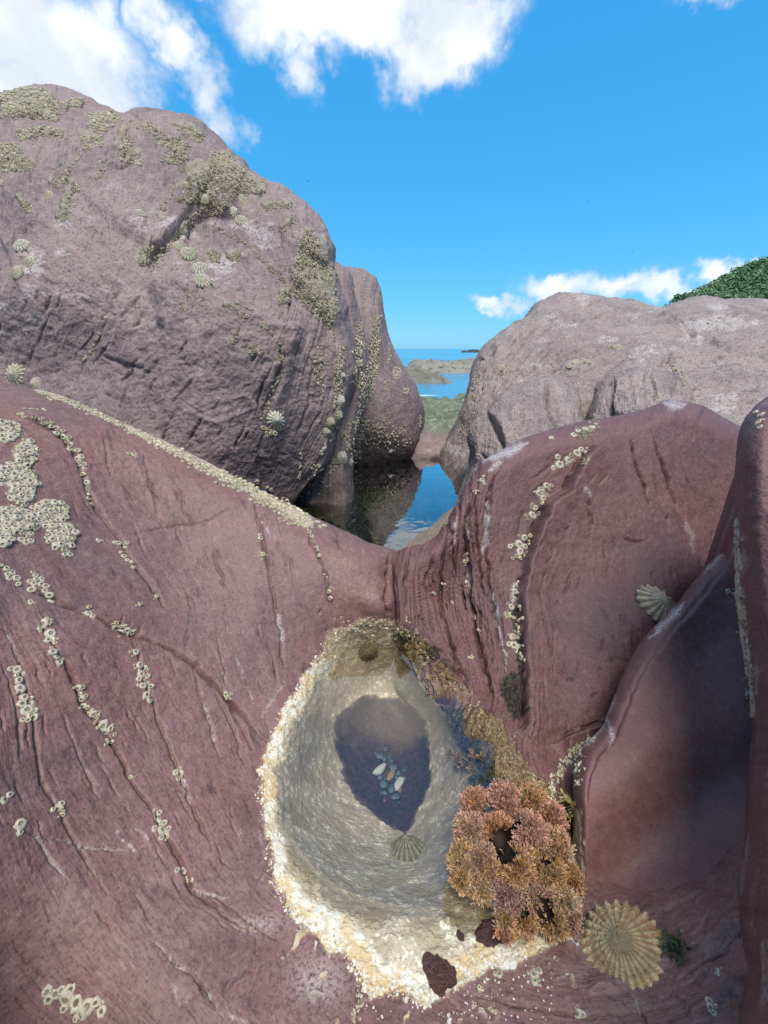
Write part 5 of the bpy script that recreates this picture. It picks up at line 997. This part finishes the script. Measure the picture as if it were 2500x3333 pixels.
# huge boulder and beyond: small and many
BL = 'small barnacle in the patches on the huge boulder'
for poly, n in BPOLY:
    area(T(poly), int(n * 1.6), 3.4, 6.6, BL)
for ln, w0, w1, n in (([(830,620),(740,720),(640,840)], 9, 9, 90), ([(900,690),(1050,780),(1150,880),(1220,960),(1340,1080),(1395,1135)], 7, 8, 110), ([(1090,1090),(1150,1150),(1170,1210),(1170,1290),(1120,1400),(1090,1490)], 7, 8, 50), ([(990,1100),(970,1170)], 7, 8, 16), ([(1320,1190),(1320,1330)], 22, 16, 36), ([(1345,1340),(1335,1420)], 3, 3, 14), ([(780,920),(785,980)], 6, 6, 10), ([(460,1030),(380,1200),(330,1270)], 3, 3, 10), ([(730,500),(690,600),(680,660)], 7, 7, 14)):
    strip(T(ln), w0, w1, n, 3.2, 6.0, BL)
strip(T([(1420,1180),(1410,1300),(1400,1420),(1380,1520)]), 12, 13, 150, 3.6, 6.5, 'small barnacle in the column down the boulder edge'); strip([(900,1395),(870,1410)], 22, 18, 22, 5, 8.5, 'barnacle in the cluster under the star-ribbed limpet'); strip([(1090,1420),(1060,1450),(1048,1480)], 6, 5, 14, 4, 6.5, 'small barnacle in the column down the boulder edge')
BU = 'small barnacle in the streaks on the buttress'
strip([(1168,1050),(1170,1150),(1160,1250)], 11, 12, 120, 3, 5.5, BU); strip([(1200,1200),(1185,1300),(1165,1420),(1150,1500)], 16, 14, 200, 3.2, 6, BU); strip([(1120,1410),(1135,1460)], 7, 7, 24, 3, 5, BU); strip([(1105,1480),(1080,1530),(1062,1545)], 8, 6, 22, 3.5, 6, BU); strip([(980,1480),(975,1560)], 5, 5, 14, 3, 5.5, BL); blob(1032, 1525, 22, 14, 12, 3, 5, BU); blob(1015, 1585, 60, 40, 14, 2.5, 4, BU); strip([(1140,1380),(1128,1480)], 5, 5, 20, 3, 5, BU)
PI = 'tiny barnacle in the streaks on the tall pillar'
strip([(1230,1030),(1222,1100),(1215,1180),(1200,1290)], 12, 15, 230, 2.8, 5, PI); blob(1293, 1215, 14, 22, 30, 2.8, 4.5, PI); blob(1322, 1272, 10, 9, 16, 2.6, 4, PI); strip([(1268,1120),(1264,1180)], 4, 4, 16, 2.4, 3.6, PI); blob(1260, 1250, 8, 26, 12, 2.4, 4, PI); strip([(1368,1350),(1365,1390)], 4, 4, 14, 2.4, 4, PI); blob(1230, 1410, 60, 50, 70, 2.4, 4.4, PI); blob(1290, 1430, 50, 40, 30, 2.2, 3.6, PI)
strip([(1180,870),(1195,940),(1180,1010)], 4, 4, 14, 2.6, 4, PI)
GR = 'tiny barnacle scattered on the grey rocks at right'
blob(1545, 1280, 30, 70, 36, 2, 3.4, GR); blob(1510, 1400, 30, 60, 40, 2, 3.2, GR); strip([(1675,1310),(1680,1420)], 3, 3, 18, 2, 3, GR); strip([(2135,1240),(2140,1310)], 4, 5, 20, 2.4, 4, GR); strip([(2190,1190),(2240,1250)], 14, 10, 40, 2.2, 4, GR); blob(1640, 1205, 10, 16, 8, 2.5, 4, GR); blob(2330, 1045, 40, 14, 30, 2, 3.2, GR)
# the 300 that show largest are things of their own, the rest one mass
BARN.sort(key=lambda b: -b[0])
for k, (r, p, n, R, lb, gp) in enumerate(BARN[:300]):
    o = add('barnacle', BM[k % 7], lb, 'barnacle', gp)
    sq = random.uniform(.85, 1.12)
    o.matrix_world = Matrix.Translation(Vector(p)) @ (frame(n, (0, 0, 1), random.uniform(0, 6.28)) @ Matrix.Diagonal((R * sq, R / sq, R * random.uniform(.45, .8) * (.62 if r > 14 else 1.0)))).to_4x4()
VV, QQ, TT, CC, base = [], [], [], [], 0
for k, (r, p, n, R, lb, gp) in enumerate(BARN[300:]):
    V, q, t, C = SMALL[k % 5]; A = np.array(frame(n, (0, 0, 1), random.uniform(0, 6.28))) * (R * random.uniform(.9, 1.1)); A[:, 2] *= random.uniform(.8, 1.3)
    VV.append(V @ A.T + p); QQ.append(q + base); TT.append(t + base); CC.append(C * random.uniform(.7, 1.05) * np.array((1, .97, .90))); base += len(V)
me = mesh_from('barnacle_crust', np.vstack(VV), np.vstack(QQ), np.vstack(TT), M['barnacle'], False); cattr(me, 'tint', np.vstack(CC))
add('barnacle_crust', me, kind='stuff', label='thousands of small tan barnacles crusting cracks and patches of the rocks', cat='barnacles')
print('BARN', len(BARN))

# ---- crumbly lime crust standing proud along the pool's outer rim
def ico_lump(seed):
    r = np.random.default_rng(seed); t = (1 + 5 ** .5) / 2
    V = np.array([(-1,t,0),(1,t,0),(-1,-t,0),(1,-t,0),(0,-1,t),(0,1,t),(0,-1,-t),(0,1,-t),(t,0,-1),(t,0,1),(-t,0,-1),(-t,0,1)], float); V /= np.linalg.norm(V[0]); V *= (1 + .22 * r.normal(size=(12, 1)))
    Fc = np.array([(0,11,5),(0,5,1),(0,1,7),(0,7,10),(0,10,11),(1,5,9),(5,11,4),(11,10,2),(10,7,6),(7,1,8),(3,9,4),(3,4,2),(3,2,6),(3,6,8),(3,8,9),(4,9,5),(2,4,11),(6,2,10),(8,6,7),(9,8,1)])
    return V, Fc
LUMPS = [ico_lump(k) for k in range(6)]
m, nt, bs, out = new_mat('lime_crust'); nt.l.new(nt.attr('tint').outputs['Color'], bs.inputs['Base Color']); bs.inputs['Roughness'].default_value = .85
VV, TT, CC, base = [], [], [], 0
def crumb(px, py, r, col):
    global base
    s_ = surf(px, py)
    if s_ is None: return
    p, n, d = s_; V, Fc = LUMPS[random.randrange(6)]; R = r * d / FL; A = np.array(frame(n, (0, 0, 1), random.uniform(0, 6.28))) @ np.diag((R * random.uniform(.8, 1.5), R, R * .38))
    VV.append(V @ A.T + p); TT.append(Fc + base); CC.append(np.tile(np.clip(np.array(col) * random.uniform(.75, 1.12), 0, .88), (12, 1))); base += 12
cr = CRUST + [CRUST[0]]; kn = knots(cr)
for _ in range(2600):
    t = random.random() * kn[-1]; x = np.interp(t, kn, [a[0] for a in cr]); y = np.interp(t, kn, [a[1] for a in cr])
    cx_, cy_ = 1280 - x, 2600 - y; L = math.hypot(cx_, cy_); off = abs(random.gauss(4, 24)) if y > 2700 or x < 1000 else random.gauss(20, 16)
    px, py = x + cx_ / L * off + random.gauss(0, 6), y + cy_ / L * off + random.gauss(0, 6)
    if x > 1330 and y < 2980: col = random.choice(((.20, .14, .075), (.30, .23, .13), (.40, .33, .21), (.10, .07, .04)))
    elif y < 2120: col = random.choice(((.42, .36, .23), (.30, .24, .13), (.55, .50, .36)))
    elif off > 34: col = random.choice(((.46, .37, .20), (.55, .46, .28), (.38, .29, .14), (.62, .56, .40)))
    else: col = random.choice(((.66, .62, .52), (.62, .57, .44), (.70, .69, .62), (.58, .43, .23), (.48, .38, .22)))
    crumb(px, py, abs(random.gauss(0, 1)) * 1.9 + 1.2, col)
for _ in range(170):      # loose flecks below the pool
    crumb(random.uniform(1150, 1800), random.uniform(3130, 3320), random.uniform(1.5, 4.5), (.66, .63, .54))
for ln, n in (([(1930,2400),(1870,2440),(1800,2540),(1790,2640),(1810,2760),(1840,2850),(1870,2960)], 420), ([(1178,3190),(1168,3260),(1150,3333)], 60), ([(2393,1700),(2400,1900),(2428,2110),(2448,2280)], 200), ([(1880,2440),(1880,2560)], 40)):
    kn2 = knots(ln)
    for _ in range(n):
        t = random.random() * kn2[-1]; crumb(np.interp(t, kn2, [a[0] for a in ln]) + random.gauss(0, 9), np.interp(t, kn2, [a[1] for a in ln]) + random.gauss(0, 9), random.uniform(2, 6), random.choice(((.42, .38, .27), (.55, .50, .38), (.25, .19, .10))))
me = mesh_from('lime_crust', np.vstack(VV), None, np.vstack(TT), m, False); cattr(me, 'tint', np.vstack(CC))
add('lime_crust', me, kind='stuff', label='crumbly cream and white lime crust round the rim of the small pool', cat='crust')

# ---- stones
def stone_mesh(seed, mat, seg=2):
    import bmesh
    bm = bmesh.new(); bmesh.ops.create_icosphere(bm, subdivisions=seg, radius=1); r = np.random.default_rng(seed); o = r.random(3) * 50
    co_ = np.array([v.co for v in bm.verts]); f = 1 + .6 * fbm(co_ + o, 1.1, 3, .5, seed) 
    for v, s in zip(bm.verts, f): v.co *= s
    me = bpy.data.meshes.new('pebble'); bm.to_mesh(me); bm.free(); me.materials.append(mat); me.polygons.foreach_set('use_smooth', np.ones(len(me.polygons), bool)); return me
PM = {c: plain('pebble_' + c, v, .9, .45) for c, v in dict(slate=((.05, .065, .075), (.09, .11, .12)), blue=((.08, .11, .13), (.13, .16, .18)), pale=((.36, .38, .36), (.46, .46, .42)), brown=((.17, .12, .05), (.26, .20, .09)), red=((.13, .05, .055), (.17, .07, .07))).items()}
PMESH = {c: [stone_mesh(50 + 7 * i + k, PM[c], 2) for k in range(4)] for i, c in enumerate(PM)}
PEB = [(1235,2508,17,'pale','pale grey pebble, left one on the pool floor'), (1297,2556,19,'pale','pale long pebble, right one on the pool floor'), (1272,2522,17,'brown','yellow brown pebble between the two pale ones on the pool floor'), (1302,2572,9,'brown','small tan pebble touching the right pale pebble'), (1265,2608,15,'red','reddish pebble at the lower end of the pebble heap')]
for x, y, r, c in ((1232,2460,11,'blue'),(1246,2445,9,'slate'),(1256,2478,13,'blue'),(1280,2470,11,'slate'),(1240,2485,10,'slate'),(1270,2495,10,'blue'),(1290,2490,10,'slate'),(1300,2515,11,'blue'),(1252,2530,12,'slate'),(1285,2540,10,'slate'),(1250,2555,12,'blue'),(1270,2560,12,'slate'),(1262,2580,11,'blue'),(1282,2585,10,'slate'),(1248,2580,9,'slate'),(1310,2540,9,'slate'),(1228,2440,8,'blue'),(1262,2455,9,'slate'),(1295,2605,9,'slate'),(1275,2600,8,'blue'),(1312,2500,8,'slate'),(1230,2535,9,'blue'),(1278,2512,9,'slate'),(1258,2505,9,'blue')):
    PEB.append((x, y, r, c, 'small blue grey pebble in the heap on the floor of the small pool'))
for i, (x, y, r, c, lb) in enumerate(PEB):
    big = c in ('pale', 'brown'); x += 0 if big else random.gauss(0, 7); y += 0 if big else random.gauss(0, 9)
    p, n, d = surf(x, y); R = r * d / FL * (.85 if big else random.uniform(.55, 1.35)); me = PMESH[c][i % 4]
    o = add('pebble', me, lb, 'pebble', 'pebbles on the floor of the small pool')
    st_ = 1.5 if c in ('pale', 'brown') else 1.0
    o.matrix_world = Matrix.Translation(Vector(p) + Vector(n) * R * .35) @ (frame(n, (0, 0, 1), random.uniform(0, 3)) @ Matrix.Diagonal((R * st_ * random.uniform(.8, 1.4), R * random.uniform(.7, 1), R * .55))).to_4x4()
m_knob = plain('knob_stone', ((.19, .09, .08), (.25, .13, .115), (.12, .065, .06)), 2.2, .7, .8, .25)
for x, y, rx, ry, lb in ((1440,3155,56,50,'rough dark red stone knob at the near edge of the pool crust'), (1590,3046,52,38,'dark red stone knob just under the seaweed clump'), (1500,3045,12,15,'small dark red stone fleck left of the knob under the seaweed')):
    p, n, d = surf(x, y); me = stone_mesh(x, m_knob, 4)
    co_ = np.array([v.co for v in me.vertices]); nn = co_ / np.linalg.norm(co_, axis=1, keepdims=True); co_ += nn * (.16 * fbm(co_, 2.4, 4, .6, 5, True))[:, None]; me.vertices.foreach_set('co', co_.astype(np.float32).ravel()); me.update()
    o = add('stone_knob', me, lb, 'stone'); o.matrix_world = Matrix.Translation(Vector(p) - Vector(n) * .22 * ry * d / FL) @ (frame(n, (0, 1, 0), 1.57) @ Matrix.Diagonal((rx * d / FL, ry * d / FL, .75 * ry * d / FL))).to_4x4()

# ---- coral weed: a clump of jointed, feathery fronds
def frond(seed, n=9):
    """one fan-shaped frond: a stem with paired side branches, as slim three-sided blades"""
    r = np.random.default_rng(seed); V, Q, T = [], [], []
    def blade(a, b_, w, wn):
        a = np.array(a); b_ = np.array(b_); i = len(V); s = np.cross(b_ - a, r.normal(size=3)); s *= w / (np.linalg.norm(s) + 1e-9)
        V.extend([a - s, a + s, b_ + s * .8, b_ - s * .8]); T.extend([(i, i+1, i+2), (i, i+2, i+3)])
    bend = r.normal(0, .18); pts = [np.array((bend * (k / 4) ** 2, r.normal(0, .03), k / 4)) for k in range(5)]
    for k in range(4): blade(pts[k], pts[k + 1], .07 * (1 - .1 * k), 0)
    for k in range(n):
        t = .2 + .8 * k / n; p = np.array((bend * t * t, 0, t)); sd = 1 if k % 2 else -1; L = .42 * (1.1 - .6 * abs(t - .55)); a = .75 + r.normal(0, .12)
        e = p + np.array((sd * L * math.sin(a), r.normal(0, .12), L * math.cos(a))); blade(p, e, .048, 0)
        blade(e * .5 + p * .5, e * .6 + p * .4 + np.array((sd * .05, .02, .2)), .04, 0); blade(e * .75 + p * .25, e * .8 + p * .2 + np.array((sd * .08, -.04, .14)), .04, 0)
    return np.array(V), np.array(T)
FR = [frond(70 + k) for k in range(8)]
m, nt, bs, out = new_mat('coral_weed'); nt.l.new(nt.attr('tint').outputs['Color'], bs.inputs['Base Color']); bs.inputs['Roughness'].default_value = .45
m_dark = plain('weed_base', ((.014, .007, .006), (.03, .014, .011)), 120, .7, .6, .002)  # near-black: shade between the fronds put into the base colour
root_p, root_n, root_d = surf(1690, 2830)
weed = bpy.data.objects.new('seaweed_clump', None); COL.objects.link(weed); weed.location = (0, 0, 0); weed['label'] = 'bushy clump of orange brown coral weed overhanging the right side of the pool'; weed['category'] = 'seaweed'
def wdepth(px, py): return zp(px, py, .006 + .013 * math.exp(-(((px - 1680) / 210) ** 2 + ((py - 2760) / 190) ** 2) * 1.1))[2]
WL = [(1545,2600,80),(1640,2590,85),(1730,2590,75),(1790,2640,60),(1530,2690,75),(1620,2690,90),(1720,2690,90),(1800,2740,65),(1500,2780,60),(1570,2790,85),(1670,2800,90),(1770,2810,85),(1850,2840,45),(1560,2860,60),(1650,2890,75),(1750,2900,80),(1830,2910,60),(1500,2840,45),(1790,2970,60),(1700,2970,55),(1850,2970,40),(1640,2970,30),(1640,3020,22)]
bv, bt, bb = [], [], 0; fv, ft, fcol, fb = [], [], [], 0
HOLES = [(1590,2640,24),(1697,2605,22),(1640,2735,36),(1665,2800,22),(1620,2800,22),(1780,2800,20),(1700,2880,18),(1745,2850,18),(1690,2690,16),(1560,2750,14),(1780,2960,34),(1700,2960,28),(1720,2770,16)]
tints = dict(pink=(.40, .19, .125), rust=(.40, .17, .05), ochre=(.38, .21, .06), mauve=(.25, .12, .09), straw=(.42, .28, .14))
for cx_, cy_, r_ in [(a + 4, b + 22, c) for a, b, c in WL]:
    d = wdepth(cx_, cy_); c = point(cx_, cy_, d); R = r_ * d / FL * random.uniform(.42, .62)
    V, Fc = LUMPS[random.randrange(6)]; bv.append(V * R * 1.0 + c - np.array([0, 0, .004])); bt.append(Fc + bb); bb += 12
    cy_ += 0; n = int(560 * (r_ / 70) ** 2)
    tocam = np.array([0, 0, HC]) - c; tocam /= np.linalg.norm(tocam); keys = random.choices(list(tints), (5, 3, 2, 2, 1.5) if cy_ < 2780 and cx_ < 1760 else (2, 3, 4, 1, 3), k=2)
    for _ in range(n):
        dv = RNG.normal(size=3); dv /= np.linalg.norm(dv)
        if dv @ tocam < -.25: dv = -dv
        if dv[2] < -.35: continue
        p = c + dv * R * random.uniform(.55, .95); x, y, _q = project(p)
        if any(math.hypot(x - a, y - b) < q * random.uniform(1.0, 1.7) for a, b, q in HOLES): continue
        V, Tt = FR[random.randrange(8)]; up = dv + np.array([0, 0, .35]) + .35 * RNG.normal(size=3); s = random.uniform(.0019, .0038)
        A = np.array(frame(up, RNG.normal(size=3), random.uniform(0, 6.28))) * s
        fv.append(V @ A.T + p); ft.append(Tt + fb); fb += len(V); tc = np.array(tints[random.choice(keys)]) * random.uniform(.55, 1.25)
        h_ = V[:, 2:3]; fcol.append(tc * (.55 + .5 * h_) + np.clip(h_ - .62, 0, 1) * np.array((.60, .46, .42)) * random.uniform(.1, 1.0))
for cx_, cy_, r_ in ((1640,2770,70),(1720,2850,70),(1600,2840,55),(1760,2930,50),(1690,2700,60)):
    c = point(cx_, cy_, zp(cx_, cy_, .002)[2]); V, Fc = LUMPS[random.randrange(6)]; bv.append(V * np.array([1, 1, .6]) * r_ * .2 / FL + c); bt.append(Fc + bb); bb += 12
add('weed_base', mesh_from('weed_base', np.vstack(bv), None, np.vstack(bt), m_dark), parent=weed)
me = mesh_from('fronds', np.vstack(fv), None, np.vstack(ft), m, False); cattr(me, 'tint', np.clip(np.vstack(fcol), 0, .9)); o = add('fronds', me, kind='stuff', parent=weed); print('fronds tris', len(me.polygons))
# weed tufts: by the slab crack, under water on the right wall, at the far rim
def tuft(name, px, py, n, spread, size, cols, label, lift=.3):
    V_, T_, C_, b_ = [], [], [], 0
    for _ in range(n):
        s_ = surf(px + random.gauss(0, spread), py + random.gauss(0, spread))
        if s_ is None: continue
        p, nn, d = s_; V, Tt = FR[random.randrange(8)]; A = np.array(frame(nn * .7 + np.array([0, 0, .5]) + .4 * RNG.normal(size=3), RNG.normal(size=3), random.uniform(0, 6.28))) * size * random.uniform(.6, 1.2)
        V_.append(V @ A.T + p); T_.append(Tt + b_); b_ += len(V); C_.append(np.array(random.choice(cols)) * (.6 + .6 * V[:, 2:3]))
    me = mesh_from(name, np.vstack(V_), None, np.vstack(T_), m, False); cattr(me, 'tint', np.clip(np.vstack(C_), 0, .9)); return add(name, me, label, 'seaweed', 'small seaweed tufts')
tuft('seaweed_tuft', 1850, 2630, 40, 14, .006, ((.20, .19, .07), (.30, .26, .11), (.34, .15, .06)), 'small olive weed tuft in the crack between coral weed and slab')
tuft('seaweed_tuft', 1530, 2490, 46, 20, .006, ((.38, .20, .05), (.25, .15, .04), (.10, .08, .02)), 'orange brown weed tuft under water on the right wall of the pool')
tuft('seaweed_tuft', 1575, 2545, 40, 18, .006, ((.12, .10, .02), (.07, .06, .015)), 'dark olive weed tuft under water beside the coral weed')
tuft('seaweed_tuft', 1360, 2110, 50, 20, .004, ((.30, .20, .08), (.22, .14, .05), (.38, .28, .14)), 'brown weed tuft on the right shoulder of the far pool rim')
tuft('seaweed_tuft', 1435, 2200, 44, 22, .004, ((.30, .20, .08), (.22, .14, .05), (.38, .28, .14)), 'brown weed tuft on the rim above the right waterline')
tuft('seaweed_tuft', 2200, 3085, 40, 18, .003, ((.05, .09, .05), (.09, .11, .06)), 'dark green weed tuft right of the large orange limpet')
tuft('seaweed_tuft', 1905, 3020, 26, 12, .0032, ((.12, .15, .09), (.09, .11, .07)), 'grey green weed tuft between coral weed and large limpet')
# green hair weed standing in the far pool
m, nt, bs, out = new_mat('green_weed'); nt.l.new(nt.mix(nt.new('ShaderNodeObjectInfo').outputs['Random'], (.03, .10, .012), (.06, .13, .02)), bs.inputs['Base Color'])
V_, Q_, b_ = [], [], 0
for _ in range(700):
    x0, y0 = random.gauss(-.035, .05), random.gauss(.63, .05); L = random.uniform(.03, .08); a = random.uniform(0, 6.28); w = .0012
    pts = [np.array((x0 + math.cos(a) * L * t * .9, y0 + math.sin(a) * L * t * .5, -.105 + .07 * math.sin(t * 1.6))) for t in np.linspace(0, 1, 5)]
    for k, p in enumerate(pts): V_ += [p - (w, 0, 0), p + (w, 0, 0)]
    Q_ += [(b_ + 2*k, b_ + 2*k + 1, b_ + 2*k + 3, b_ + 2*k + 2) for k in range(4)]; b_ += 10
add('green_weed', mesh_from('green_weed', V_, Q_, None, m), kind='stuff', label='bright green hair weed under water in the far pool', cat='seaweed')
